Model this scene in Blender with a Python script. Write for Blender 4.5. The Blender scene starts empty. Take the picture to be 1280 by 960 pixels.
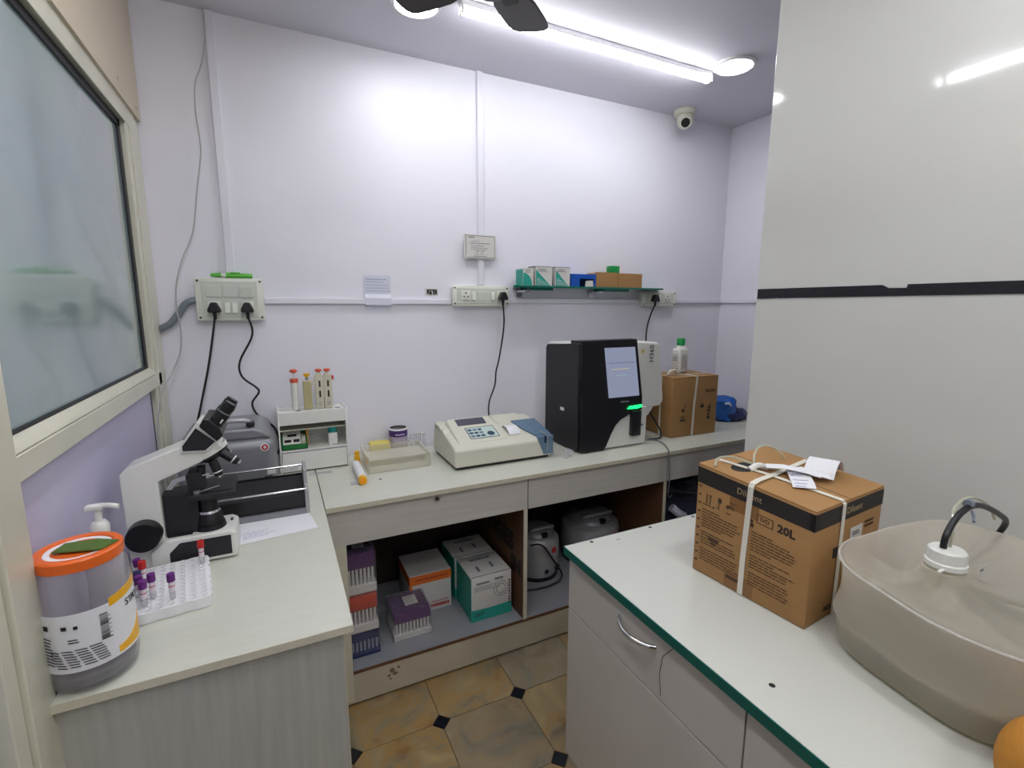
import bpy, bmesh, math, random
from mathutils import Vector, Matrix

# ------------------------------------------------------------------ camera, light, exposure
S = bpy.context.scene
COL = S.collection
cam_d = bpy.data.cameras.new('camera')
cam_d.sensor_width = 36.0
cam_d.lens = 36.0 * 606.566 / 1280.0
cam_d.clip_start = 0.02
cam = bpy.data.objects.new('camera', cam_d)
COL.objects.link(cam)
YAW, PITCH, ROLL = 0.45089, 0.160327, -0.0021775
_f = Vector((math.sin(YAW) * math.cos(PITCH), math.cos(YAW) * math.cos(PITCH), -math.sin(PITCH)))
_r = Vector((math.cos(YAW), -math.sin(YAW), 0))
_d = _f.cross(_r)
_rr = math.cos(ROLL) * _r + math.sin(ROLL) * _d
_dd = -math.sin(ROLL) * _r + math.cos(ROLL) * _d
cam.matrix_world = Matrix(((_rr.x, -_dd.x, -_f.x, 0), (_rr.y, -_dd.y, -_f.y, 0), (_rr.z, -_dd.z, -_f.z, 1.5), (0, 0, 0, 1)))
S.camera = cam

W = bpy.data.worlds.new('world')
S.world = W
W.use_nodes = True
W.node_tree.nodes['Background'].inputs[0].default_value = (0.75, 0.8, 0.9, 1)
W.node_tree.nodes['Background'].inputs[1].default_value = 0.25
S.view_settings.view_transform = 'Standard'
S.view_settings.look = 'None'
S.view_settings.exposure = 1.5
S.view_settings.gamma = 1.0
S.view_settings.use_curve_mapping = False
TUBE_POWER = 9.5
TUBE2_POWER = 17.0
DOWN_POWER = 17.0
FILL_POWER = 32.0  # strength of the added fill lights

random.seed(7)
# ------------------------------------------------------------------ materials
def lin(c):
    c = c / 255.0
    return c / 12.92 if c <= 0.04045 else ((c + 0.055) / 1.055) ** 2.4
def rgb(r, g, b):
    return (lin(r), lin(g), lin(b), 1.0)

MATS = {}
def mat(name, col, rough=0.5, metal=0.0, spec=0.5, noise=None, bump=None, stretch=None, coat=0.0, emit=None, strength=0.0, rnd=0.0):
    """noise=(scale, amount): the colour varies by +-amount; stretch = per-axis scale of the grain; bump=(scale, strength)."""
    if name in MATS:
        return MATS[name]
    m = bpy.data.materials.new(name)
    m.use_nodes = True
    nt = m.node_tree
    b = nt.nodes['Principled BSDF']
    b.inputs['Base Color'].default_value = col
    b.inputs['Roughness'].default_value = rough
    b.inputs['Metallic'].default_value = metal
    b.inputs['Specular IOR Level'].default_value = spec
    b.inputs['Coat Weight'].default_value = coat
    b.inputs['Coat Roughness'].default_value = 0.06
    if emit:
        b.inputs['Emission Color'].default_value = emit
        b.inputs['Emission Strength'].default_value = strength
    tc = None
    def coords():
        nonlocal tc
        if tc is None:
            t = nt.nodes.new('ShaderNodeTexCoord')
            mp = nt.nodes.new('ShaderNodeMapping')
            nt.links.new(t.outputs['Object'], mp.inputs['Vector'])
            if stretch:
                mp.inputs['Scale'].default_value = stretch
            tc = mp
        return tc.outputs['Vector']
    if noise:
        n = nt.nodes.new('ShaderNodeTexNoise')
        n.inputs['Scale'].default_value = noise[0]
        n.inputs['Detail'].default_value = 4.0
        nt.links.new(coords(), n.inputs['Vector'])
        r = nt.nodes.new('ShaderNodeMapRange')
        r.inputs[1].default_value = 0.3; r.inputs[2].default_value = 0.7
        r.inputs[3].default_value = 1 - noise[1]; r.inputs[4].default_value = 1 + noise[1]
        nt.links.new(n.outputs['Fac'], r.inputs[0])
        hs = nt.nodes.new('ShaderNodeHueSaturation')
        hs.inputs['Color'].default_value = col
        nt.links.new(r.outputs[0], hs.inputs['Value'])
        nt.links.new(hs.outputs[0], b.inputs['Base Color'])
    if bump:
        n = nt.nodes.new('ShaderNodeTexNoise')
        n.inputs['Scale'].default_value = bump[0]
        n.inputs['Detail'].default_value = 3.0
        nt.links.new(coords(), n.inputs['Vector'])
        bp = nt.nodes.new('ShaderNodeBump')
        bp.inputs['Strength'].default_value = bump[1]
        bp.inputs['Distance'].default_value = 0.002
        nt.links.new(n.outputs['Fac'], bp.inputs['Height'])
        nt.links.new(bp.outputs[0], b.inputs['Normal'])
    MATS[name] = m
    return m

def clear_mat(name, tint, body, opacity, rough=0.05, trans=0.0, noise=None):
    """Clear or hazy thin plastic: see-through shell mixed with a glossy plastic body."""
    m = bpy.data.materials.new(name)
    m.use_nodes = True
    nt = m.node_tree
    b = nt.nodes['Principled BSDF']
    b.inputs['Base Color'].default_value = body
    b.inputs['Roughness'].default_value = rough
    out = nt.nodes['Material Output']
    t = nt.nodes.new('ShaderNodeBsdfTransparent')
    t.inputs[0].default_value = tint
    lw = nt.nodes.new('ShaderNodeLayerWeight')
    lw.inputs[0].default_value = 0.25
    mr = nt.nodes.new('ShaderNodeMapRange')
    mr.inputs[3].default_value = opacity
    mr.inputs[4].default_value = min(1.0, opacity + 0.45)
    nt.links.new(lw.outputs['Facing'], mr.inputs[0])
    mx = nt.nodes.new('ShaderNodeMixShader')
    nt.links.new(t.outputs[0], mx.inputs[1])
    src = b.outputs[0]
    if trans > 0:
        tl = nt.nodes.new('ShaderNodeBsdfTranslucent')
        tl.inputs[0].default_value = body
        m2 = nt.nodes.new('ShaderNodeMixShader')
        m2.inputs[0].default_value = trans
        nt.links.new(b.outputs[0], m2.inputs[1]); nt.links.new(tl.outputs[0], m2.inputs[2])
        src = m2.outputs[0]
    nt.links.new(src, mx.inputs[2])
    nt.links.new(mr.outputs[0], mx.inputs[0])
    nt.links.new(mx.outputs[0], out.inputs[0])
    if noise:
        tcn = nt.nodes.new('ShaderNodeTexCoord')
        n = nt.nodes.new('ShaderNodeTexNoise'); n.inputs['Scale'].default_value = noise[0]; n.inputs['Detail'].default_value = 3
        nt.links.new(tcn.outputs['Object'], n.inputs['Vector'])
        bp = nt.nodes.new('ShaderNodeBump'); bp.inputs['Strength'].default_value = noise[1]; bp.inputs['Distance'].default_value = 0.01
        nt.links.new(n.outputs['Fac'], bp.inputs['Height']); nt.links.new(bp.outputs[0], b.inputs['Normal'])
    MATS[name] = m
    return m

M_wall = mat('lilac wall paint', rgb(232, 231, 240), 0.45, noise=(3, .012), bump=(60, .05))
M_ceil = mat('ceiling paint', rgb(214, 212, 222), 0.6, noise=(3, .01))
M_trunk = mat('white trunking plastic', rgb(228, 227, 236), 0.35)
M_cream = mat('cream laminate board', rgb(205, 192, 170), 0.5, noise=(6, .02))
M_alu = mat('cream powder coated aluminium', rgb(212, 209, 190), 0.28, spec=.6, noise=(9, .04))
M_lilac_panel = mat('lilac infill panel', rgb(196, 190, 216), 0.35, noise=(4, .03))
M_gasket = mat('black rubber gasket', rgb(22, 22, 30), 0.5)
M_lam = mat('glossy off white laminate', rgb(208, 208, 203), 0.07, spec=.5, noise=(1.5, .02))
M_tape = mat('black adhesive tape', rgb(26, 24, 34), 0.35, noise=(40, .2), bump=(60, .3))
M_top = mat('white counter laminate', rgb(206, 207, 195), 0.3, noise=(14, .025), stretch=(1, 6, 1))
M_side = mat('pale grey vertical woodgrain laminate', rgb(176, 175, 166), 0.4, noise=(16, .09), stretch=(4, 4, .25))
M_drawer = mat('pale grey horizontal woodgrain laminate', rgb(196, 192, 184), 0.4, noise=(20, .06), stretch=(.25, 4, 4))
M_edge = mat('cream edge band', rgb(205, 200, 178), 0.45, noise=(30, .05))
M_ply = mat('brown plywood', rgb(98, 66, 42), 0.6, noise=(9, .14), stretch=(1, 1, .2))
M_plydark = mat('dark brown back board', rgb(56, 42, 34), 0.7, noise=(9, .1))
M_shelf = mat('grey blue shelf laminate', rgb(150, 152, 158), 0.4, noise=(12, .05), stretch=(.3, 2, 1))
M_plinth = mat('soiled cream plinth laminate', rgb(186, 178, 158), 0.45, noise=(5, .1))
M_cab = mat('warm white cabinet laminate', rgb(204, 199, 192), 0.35, noise=(5, .015))
M_ptop = mat('white glossy top sheet', rgb(204, 205, 197), 0.22, noise=(3, .015))
M_green_edge = mat('dark teal edge band', rgb(10, 96, 84), 0.25)
M_grout = mat('brown grout', rgb(110, 88, 62), 0.8)
M_black = mat('black plastic', rgb(22, 22, 26), 0.35)
M_blackm = mat('matt black plastic', rgb(30, 31, 36), 0.55, noise=(60, .05))
M_white = mat('white plastic', rgb(228, 228, 222), 0.35)
M_offw = mat('ivory plastic', rgb(214, 212, 196), 0.4)
M_switch = mat('switch plate plastic', rgb(222, 225, 212), 0.3)
M_switch2 = mat('switch module plastic', rgb(206, 210, 200), 0.35)
M_chrome = mat('chrome', (0.75, 0.75, 0.76, 1), 0.15, metal=1)
M_steel = mat('brushed steel', (0.55, 0.55, 0.56, 1), 0.35, metal=1)
M_greypaint = mat('grey metallic paint', rgb(140, 141, 146), 0.35, metal=.25, noise=(20, .03))
M_silver = mat('silver painted metal', rgb(176, 176, 178), 0.35, metal=.3)
M_card = mat('brown corrugated cardboard', rgb(166, 125, 77), 0.75, noise=(8, .05), stretch=(1, 1, 4), bump=(160, .08))
M_card2 = mat('darker cardboard tape', rgb(138, 97, 55), 0.35)
M_ink = mat('dark print ink', rgb(36, 30, 30), 0.6)
M_brownink = mat('brown print ink', rgb(74, 52, 32), 0.7)
M_tanink = mat('tan print ink', rgb(168, 146, 112), 0.7)
M_blueink = mat('blue print ink', rgb(140, 150, 190), 0.7)
M_greyink = mat('grey print ink', rgb(120, 120, 130), 0.7)
M_redink = mat('red print ink', rgb(180, 50, 44), 0.7)
M_whiteink = mat('white print ink', rgb(235, 232, 236), 0.7)
M_paper = mat('paper', rgb(232, 232, 236), 0.7)
M_bluepaper = mat('pale blue paper', rgb(216, 218, 232), 0.7)
M_strap = mat('white packing strap', rgb(226, 222, 208), 0.35)
M_orange = mat('orange lid plastic', rgb(236, 106, 34), 0.35)
M_greenlid = mat('dark green tape label', rgb(84, 112, 46), 0.6, noise=(40, .15))
M_yellow = mat('yellow plastic', rgb(240, 178, 20), 0.35)
M_paleyel = mat('pale yellow plastic', rgb(232, 214, 110), 0.45)
M_purple = mat('purple rubber cap', rgb(104, 36, 122), 0.45)
M_dpurple = mat('dark purple tray film', rgb(84, 36, 100), 0.25, coat=.4)
M_red = mat('red cap plastic', rgb(196, 34, 36), 0.4)
M_redtray = mat('red orange tray film', rgb(190, 62, 32), 0.3, coat=.3)
M_coral = mat('coral plastic', rgb(214, 92, 66), 0.4)
M_teal = mat('teal cap plastic', rgb(22, 132, 130), 0.4)
M_tealbox = mat('teal printed card', rgb(38, 158, 142), 0.45)
M_greenbox = mat('green plastic tray', rgb(28, 120, 56), 0.4)
M_greenpen = mat('bright green plastic', rgb(96, 190, 66), 0.3)
M_greencap = mat('green cap plastic', rgb(24, 150, 74), 0.4)
M_blue = mat('blue plastic', rgb(24, 84, 178), 0.4)
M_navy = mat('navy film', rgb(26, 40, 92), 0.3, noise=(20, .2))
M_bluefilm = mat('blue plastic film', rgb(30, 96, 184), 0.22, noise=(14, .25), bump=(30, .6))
M_bluegrey = mat('slate blue plastic', rgb(98, 124, 148), 0.45, bump=(300, .15))
M_lcd = mat('grey lcd', rgb(78, 78, 92), 0.2)
M_navybtn = mat('slate key', rgb(52, 74, 100), 0.5)
M_keypad = mat('pale keypad film', rgb(196, 214, 206), 0.4)
M_screen = mat('lit screen', rgb(60, 66, 84), 0.15, emit=rgb(172, 180, 208), strength=.19)
M_led = mat('green lamp', rgb(20, 220, 90), 0.3, emit=rgb(20, 230, 100), strength=1.0)
M_shelfglass = mat('green glass edge', rgb(22, 110, 92), 0.08, coat=.5)
M_orangebox = mat('orange printed card', rgb(228, 118, 44), 0.5)
M_whitecard = mat('white card', rgb(212, 209, 204), 0.5, noise=(8, .03))
M_gold = mat('mustard ribbed cloth', rgb(186, 126, 42), 0.85, noise=(40, .1), bump=(120, .5), stretch=(1, 1, 7))
M_tubelab = mat('white tube label', rgb(226, 216, 224), 0.5)
M_lens = mat('dark lens glass', rgb(16, 22, 22), 0.08)
M_fan = mat('dark brown fan paint', rgb(58, 50, 50), 0.4, noise=(6, .1))
M_gcond = mat('grey flexible conduit', rgb(122, 130, 140), 0.45)
M_gwire = mat('grey wire insulation', rgb(176, 176, 176), 0.5)
M_foam = mat('white foam rack', rgb(234, 234, 236), 0.5)
M_pip = mat('ivory pipette body', rgb(208, 203, 182), 0.4)
M_pip2 = mat('khaki pipette body', rgb(186, 176, 132), 0.4)
M_dirt = mat('dirt smudge', rgb(120, 106, 84), 0.8)
M_gauze = mat('grey gauze', rgb(120, 122, 124), 0.9, noise=(20, .3), bump=(40, .7))
M_lampwhite = mat('lamp housing', rgb(232, 232, 232), 0.4)
M_tube = mat('glowing tube diffuser', rgb(255, 255, 255), 0.5, emit=(0.97, 0.985, 1.0, 1), strength=TUBE_POWER)
M_tube2 = mat('glowing tube diffuser over the aisle', rgb(255, 255, 255), 0.5, emit=(0.97, 0.985, 1.0, 1), strength=TUBE2_POWER)
M_down = mat('glowing round diffuser', rgb(255, 255, 255), 0.5, emit=(0.97, 0.985, 1.0, 1), strength=DOWN_POWER)
M_fill = mat('glowing round diffuser of added fill lights', rgb(255, 255, 255), 0.5, emit=(0.97, 0.985, 1.0, 1), strength=FILL_POWER)  # glow of the unseen fill lights only
M_pet = clear_mat('clear plastic jar wall', (.93, .92, .92, 1), rgb(205, 200, 204), .16, .06)
M_acryl = clear_mat('clear acrylic', (.97, .965, .94, 1), rgb(236, 233, 220), .22, .1)
M_film = clear_mat('shrink film', (.97, .97, .97, 1), rgb(225, 225, 228), .03, .06)
M_clear = clear_mat('clear tube plastic', (.95, .95, .96, 1), rgb(232, 232, 236), .18, .06)
M_bag = clear_mat('hazy polythene', (.98, .975, .965, 1), rgb(246, 239, 226), .45, .16, trans=.55, noise=(9, .6))
M_liquid = clear_mat('cloudy olive liquid', (.64, .63, .52, 1), rgb(146, 141, 112), .36, .1, trans=.5)
M_darkbag = clear_mat('clear dusty bag film', (.6, .6, .68, 1), rgb(110, 112, 128), .25, .12, noise=(14, .8))
M_hose = clear_mat('clear hose', (.9, .9, .82, 1), rgb(208, 206, 186), .55, .1)

def marble():
    m = bpy.data.materials.new('beige marble tile'); m.use_nodes = True
    nt = m.node_tree; b = nt.nodes['Principled BSDF']; b.inputs['Roughness'].default_value = .3
    tc = nt.nodes.new('ShaderNodeTexCoord'); oi = nt.nodes.new('ShaderNodeObjectInfo')
    ad = nt.nodes.new('ShaderNodeVectorMath'); ad.operation = 'ADD'
    cb = nt.nodes.new('ShaderNodeCombineXYZ')
    mu = nt.nodes.new('ShaderNodeMath'); mu.operation = 'MULTIPLY'; mu.inputs[1].default_value = 37.0
    nt.links.new(oi.outputs['Random'], mu.inputs[0])
    for i in range(3): nt.links.new(mu.outputs[0], cb.inputs[i])
    nt.links.new(tc.outputs['Object'], ad.inputs[0]); nt.links.new(cb.outputs[0], ad.inputs[1])
    n = nt.nodes.new('ShaderNodeTexNoise'); n.inputs['Scale'].default_value = 5.0; n.inputs['Detail'].default_value = 6; n.inputs['Distortion'].default_value = 1.6
    nt.links.new(ad.outputs[0], n.inputs['Vector'])
    cr = nt.nodes.new('ShaderNodeValToRGB')
    e = cr.color_ramp.elements
    e[0].position = .30; e[0].color = rgb(112, 100, 78)
    e[1].position = .72; e[1].color = rgb(170, 146, 100)
    x = e.new(.42); x.color = rgb(140, 126, 98)
    x = e.new(.52); x.color = rgb(158, 126, 76)
    x = e.new(.60); x.color = rgb(150, 132, 100)
    nt.links.new(n.outputs['Fac'], cr.inputs[0])
    # some tiles lean to grey
    cr2 = nt.nodes.new('ShaderNodeValToRGB'); e = cr2.color_ramp.elements
    e[0].position = .3; e[0].color = rgb(108, 106, 98); e[1].position = .7; e[1].color = rgb(146, 138, 120)
    nt.links.new(n.outputs['Fac'], cr2.inputs[0])
    mr = nt.nodes.new('ShaderNodeMapRange'); mr.inputs[1].default_value = .45; mr.inputs[2].default_value = 1.0; mr.inputs[3].default_value = 0; mr.inputs[4].default_value = .75
    nt.links.new(oi.outputs['Random'], mr.inputs[0])
    mx = nt.nodes.new('ShaderNodeMix'); mx.data_type = 'RGBA'
    nt.links.new(mr.outputs[0], mx.inputs[0]); nt.links.new(cr.outputs[0], mx.inputs[6]); nt.links.new(cr2.outputs[0], mx.inputs[7])
    # rusty spots
    n2 = nt.nodes.new('ShaderNodeTexNoise'); n2.inputs['Scale'].default_value = 11; n2.inputs['Detail'].default_value = 3
    nt.links.new(ad.outputs[0], n2.inputs['Vector'])
    m2 = nt.nodes.new('ShaderNodeMapRange'); m2.inputs[1].default_value = .6; m2.inputs[2].default_value = .75; m2.inputs[4].default_value = .6
    nt.links.new(n2.outputs['Fac'], m2.inputs[0])
    mx2 = nt.nodes.new('ShaderNodeMix'); mx2.data_type = 'RGBA'; mx2.inputs[7].default_value = rgb(120, 80, 40)
    nt.links.new(m2.outputs[0], mx2.inputs[0]); nt.links.new(mx.outputs[2], mx2.inputs[6])
    nt.links.new(mx2.outputs[2], b.inputs['Base Color'])
    return m
M_tile = marble()
M_tileblack = mat('black marble inset', rgb(20, 24, 32), 0.25, noise=(20, .2))

def frosted():
    m = bpy.data.materials.new('frosted glass film'); m.use_nodes = True
    nt = m.node_tree; b = nt.nodes['Principled BSDF']
    b.inputs['Base Color'].default_value = rgb(132, 150, 154)
    b.inputs['Roughness'].default_value = .13
    b.inputs['Specular IOR Level'].default_value = .8
    b.inputs['Coat Weight'].default_value = .9
    b.inputs['Coat Roughness'].default_value = .07
    tc = nt.nodes.new('ShaderNodeTexCoord')
    n = nt.nodes.new('ShaderNodeTexNoise'); n.inputs['Scale'].default_value = 2.2; n.inputs['Detail'].default_value = 2
    nt.links.new(tc.outputs['Object'], n.inputs['Vector'])
    cr = nt.nodes.new('ShaderNodeValToRGB'); e = cr.color_ramp.elements
    e[0].position = .35; e[0].color = rgb(138, 156, 162); e[1].position = .7; e[1].color = rgb(162, 180, 176)
    nt.links.new(n.outputs['Fac'], cr.inputs[0]); nt.links.new(cr.outputs[0], b.inputs['Base Color'])
    return m
M_frost = frosted()

# ------------------------------------------------------------------ mesh builder
class MB:
    def __init__(self): self.bm = bmesh.new()
    def box(self, x0, y0, z0, x1, y1, z1, bevel=0.0, seg=2):
        r = bmesh.ops.create_cube(self.bm, size=1.0)
        vs = r['verts']
        bmesh.ops.scale(self.bm, vec=(abs(x1 - x0), abs(y1 - y0), abs(z1 - z0)), verts=vs)
        bmesh.ops.translate(self.bm, vec=((x0 + x1) / 2, (y0 + y1) / 2, (z0 + z1) / 2), verts=vs)
        if bevel > 0:
            es = list({e for v in vs for e in v.link_edges})
            bmesh.ops.bevel(self.bm, geom=es, offset=bevel, segments=seg, affect='EDGES', profile=.5)
        return self
    def prism(self, pts, axis, a, b):
        """pts: 2-D outline. axis 'y': pts are (x,z), extruded from y=a to y=b; 'x': (y,z); 'z': (x,y)."""
        def P(p, t):
            if axis == 'y': return (p[0], t, p[1])
            if axis == 'x': return (t, p[0], p[1])
            return (p[0], p[1], t)
        va = [self.bm.verts.new(P(p, a)) for p in pts]
        vb = [self.bm.verts.new(P(p, b)) for p in pts]
        n = len(pts)
        fs = [self.bm.faces.new(va), self.bm.faces.new(vb[::-1])]
        for i in range(n):
            fs.append(self.bm.faces.new((va[i], vb[i], vb[(i + 1) % n], va[(i + 1) % n])))
        bmesh.ops.recalc_face_normals(self.bm, faces=fs)
        return self
    def cyl(self, p0, p1, r0, r1=None, seg=20, caps=True):
        r1 = r0 if r1 is None else r1
        p0, p1 = Vector(p0), Vector(p1)
        d = (p1 - p0).normalized()
        a = Vector((0, 0, 1)) if abs(d.z) < .9 else Vector((1, 0, 0))
        u = d.cross(a).normalized(); v = d.cross(u)
        A = [self.bm.verts.new(p0 + r0 * (math.cos(t) * u + math.sin(t) * v)) for t in [2 * math.pi * i / seg for i in range(seg)]]
        B = [self.bm.verts.new(p1 + r1 * (math.cos(t) * u + math.sin(t) * v)) for t in [2 * math.pi * i / seg for i in range(seg)]]
        fs = []
        for i in range(seg):
            j = (i + 1) % seg
            fs.append(self.bm.faces.new((A[i], A[j], B[j], B[i])))
        if caps:
            fs.append(self.bm.faces.new(A[::-1])); fs.append(self.bm.faces.new(B))
        bmesh.ops.recalc_face_normals(self.bm, faces=fs)
        return self
    def lathe(self, prof, c=(0, 0), seg=28, close=True, sx=1.0, sy=1.0):
        rings = []
        fs = []
        for r, z in prof:
            if r < 1e-6:
                rings.append([self.bm.verts.new((c[0], c[1], z))])
            else:
                rings.append([self.bm.verts.new((c[0] + sx * r * math.cos(2 * math.pi * i / seg), c[1] + sy * r * math.sin(2 * math.pi * i / seg), z)) for i in range(seg)])
        for a, b in zip(rings, rings[1:]):
            for i in range(seg):
                j = (i + 1) % seg
                if len(a) == 1 and len(b) == 1: continue
                if len(a) == 1: fs.append(self.bm.faces.new((a[0], b[j], b[i])))
                elif len(b) == 1: fs.append(self.bm.faces.new((a[i], a[j], b[0])))
                else: fs.append(self.bm.faces.new((a[i], a[j], b[j], b[i])))
        bmesh.ops.recalc_face_normals(self.bm, faces=fs)
        return self
    def tube(self, pts, r, seg=8, smooth=4):
        P = [Vector(p) for p in pts]
        if smooth > 1 and len(P) > 2:
            Q = []
            for i in range(len(P) - 1):
                p0 = P[i - 1] if i > 0 else P[i] * 2 - P[i + 1]
                p1, p2 = P[i], P[i + 1]
                p3 = P[i + 2] if i + 2 < len(P) else P[i + 1] * 2 - P[i]
                for k in range(smooth):
                    t = k / smooth
                    Q.append(.5 * ((2 * p1) + (p2 - p0) * t + (2 * p0 - 5 * p1 + 4 * p2 - p3) * t * t + (3 * p1 - p0 - 3 * p2 + p3) * t ** 3))
            Q.append(P[-1]); P = Q
        rings = []
        u = None
        for i, p in enumerate(P):
            d = (P[min(i + 1, len(P) - 1)] - P[max(i - 1, 0)]).normalized()
            if u is None:
                a = Vector((0, 0, 1)) if abs(d.z) < .9 else Vector((1, 0, 0))
                u = d.cross(a).normalized()
            else:
                u = (u - d * u.dot(d)).normalized()
            v = d.cross(u)
            rings.append([self.bm.verts.new(p + r * (math.cos(2 * math.pi * k / seg) * u + math.sin(2 * math.pi * k / seg) * v)) for k in range(seg)])
        fs = []
        for a, b in zip(rings, rings[1:]):
            for k in range(seg):
                fs.append(self.bm.faces.new((a[k], a[(k + 1) % seg], b[(k + 1) % seg], b[k])))
        fs.append(self.bm.faces.new(rings[0][::-1])); fs.append(self.bm.faces.new(rings[-1]))
        bmesh.ops.recalc_face_normals(self.bm, faces=fs)
        return self
    def strip(self, pts, w, t, across):
        """a flat band of width w and thickness t that follows pts; across = its width direction."""
        ac = Vector(across).normalized()
        P = [Vector(p) for p in pts]
        rings = []
        for i, p in enumerate(P):
            d = (P[min(i + 1, len(P) - 1)] - P[max(i - 1, 0)]).normalized()
            n = ac.cross(d).normalized()
            rings.append([self.bm.verts.new(p + s * ac * w / 2 + q * n * t / 2) for s, q in ((-1, -1), (1, -1), (1, 1), (-1, 1))])
        fs = []
        for a, b in zip(rings, rings[1:]):
            for k in range(4):
                fs.append(self.bm.faces.new((a[k], a[(k + 1) % 4], b[(k + 1) % 4], b[k])))
        fs.append(self.bm.faces.new(rings[0][::-1])); fs.append(self.bm.faces.new(rings[-1]))
        bmesh.ops.recalc_face_normals(self.bm, faces=fs)
        return self
    def quad(self, o, u, v, t=0.0004):
        o, u, v = Vector(o), Vector(u), Vector(v)
        n = u.cross(v).normalized() * t
        a = [self.bm.verts.new(p) for p in (o, o + u, o + u + v, o + v)]
        b = [self.bm.verts.new(p + n) for p in (o, o + u, o + u + v, o + v)]
        fs = [self.bm.faces.new(a[::-1]), self.bm.faces.new(b)]
        for i in range(4):
            j = (i + 1) % 4
            fs.append(self.bm.faces.new((a[i], a[j], b[j], b[i])))
        return self
    def ball(self, c, r, seg=20, sz=1.0):
        rs = bmesh.ops.create_uvsphere(self.bm, u_segments=seg, v_segments=max(8, seg // 2), radius=r)
        bmesh.ops.scale(self.bm, vec=(1, 1, sz), verts=rs['verts'])
        bmesh.ops.translate(self.bm, vec=c, verts=rs['verts'])
        return self

WM = {}      # world matrix of each root
def root_of(o):
    while o.parent: o = o.parent
    return o
def props(o, label=None, cat=None, group=None, kind=None):
    if label: o['label'] = label
    if cat: o['category'] = cat
    if group: o['group'] = group
    if kind: o['kind'] = kind
    return o
def thing(name, label, cat, loc, rotz=0.0, group=None, kind=None):
    o = bpy.data.objects.new(name, None)
    o.empty_display_size = .05
    COL.objects.link(o)
    o.location = loc
    o.rotation_euler = (0, 0, rotz)
    WM[o.name] = Matrix.Translation(loc) @ Matrix.Rotation(rotz, 4, 'Z')
    return props(o, label, cat, group, kind)
def struct(name, loc=(0, 0, 0), label=None):
    return thing(name, label, None, loc, kind='structure')
def finish(me, smooth):
    if smooth:
        for p in me.polygons: p.use_smooth = True
def part(name, mb, m, parent, local=False, smooth=False, bevel=0.0, label=None, kind=None):
    me = bpy.data.meshes.new(name)
    if not local:
        bmesh.ops.transform(mb.bm, matrix=WM[root_of(parent).name].inverted(), verts=mb.bm.verts)
    mb.bm.to_mesh(me); mb.bm.free()
    me.materials.append(m)
    o = bpy.data.objects.new(name, me)
    COL.objects.link(o)
    o.parent = parent
    shade(o, smooth, bevel)
    return props(o, label, None, None, kind)
def shade(o, smooth, bevel):
    if smooth or bevel > 0:
        me = o.data
        for p in me.polygons: p.use_smooth = True
        if bevel > 0:
            b = o.modifiers.new('bevel', 'BEVEL'); b.width = bevel; b.segments = 3; b.limit_method = 'ANGLE'; b.angle_limit = math.radians(35)
            b.harden_normals = True
        else:
            me.set_sharp_from_angle(angle=math.radians(38))
def solo(name, label, cat, mb, m, group=None, smooth=False, bevel=0.0, kind=None):
    bm = mb.bm
    xs = [v.co for v in bm.verts]
    lo = Vector((min(v.x for v in xs), min(v.y for v in xs), min(v.z for v in xs)))
    hi = Vector((max(v.x for v in xs), max(v.y for v in xs), max(v.z for v in xs)))
    loc = Vector(((lo.x + hi.x) / 2, (lo.y + hi.y) / 2, lo.z))
    bmesh.ops.translate(bm, vec=-loc, verts=bm.verts)
    me = bpy.data.meshes.new(name)
    bm.to_mesh(me); bm.free()
    me.materials.append(m)
    o = bpy.data.objects.new(name, me)
    COL.objects.link(o)
    o.location = loc
    WM[o.name] = Matrix.Translation(loc)
    shade(o, smooth, bevel)
    return props(o, label, cat, group, kind)
def copy_tree(o, loc=None, rotz=None, label=None):
    c = o.copy(); COL.objects.link(c)
    if loc is not None: c.location = loc
    if rotz is not None: c.rotation_euler = (0, 0, rotz)
    if label: c['label'] = label
    def kids(a, b):
        for ch in [x for x in a.children]:
            d = ch.copy(); COL.objects.link(d); d.parent = b
            kids(ch, d)
    kids(o, c)
    return c
def text(name, s, size, loc, right, up, m, parent, local=False, align='CENTER', thick=0.0005, label=None, sx=1.0, bold=0.0):
    cu = bpy.data.curves.new('txt', 'FONT')
    cu.body = s; cu.size = size; cu.align_x = align; cu.align_y = 'CENTER'
    cu.extrude = thick / 2
    cu.offset = bold
    cu.resolution_u = 2
    ob = bpy.data.objects.new('txt', cu)
    COL.objects.link(ob)
    dg = bpy.context.evaluated_depsgraph_get()
    me = bpy.data.meshes.new_from_object(ob.evaluated_get(dg))
    bpy.data.objects.remove(ob); bpy.data.curves.remove(cu)
    r, u = Vector(right).normalized(), Vector(up).normalized()
    n = r.cross(u)
    mt = Matrix(((r.x * sx, u.x, n.x, loc[0]), (r.y * sx, u.y, n.y, loc[1]), (r.z * sx, u.z, n.z, loc[2]), (0, 0, 0, 1)))
    if not local: mt = WM[root_of(parent).name].inverted() @ mt
    me.transform(mt)
    me.name = name
    me.materials.clear(); me.materials.append(m)
    o = bpy.data.objects.new(name, me)
    COL.objects.link(o); o.parent = parent
    return props(o, label)
def lines(mb, o, right, up, w, n, pitch, h, rnd=.3, words=False):
    """rows of small dashes: print too small to read"""
    o, r, u = Vector(o), Vector(right).normalized(), Vector(up).normalized()
    for i in range(n):
        ww = w * (1 - random.random() * rnd)
        if words:
            x = 0
            while x < ww:
                l = w * random.uniform(.05, .14)
                mb.quad(o - u * pitch * i + r * x, r * min(l, ww - x + .0001), u * h)
                x += l + w * .025
        else:
            mb.quad(o - u * pitch * i, r * ww, u * h)
    return mb
X, Y, Z = Vector((1, 0, 0)), Vector((0, 1, 0)), Vector((0, 0, 1))

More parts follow.
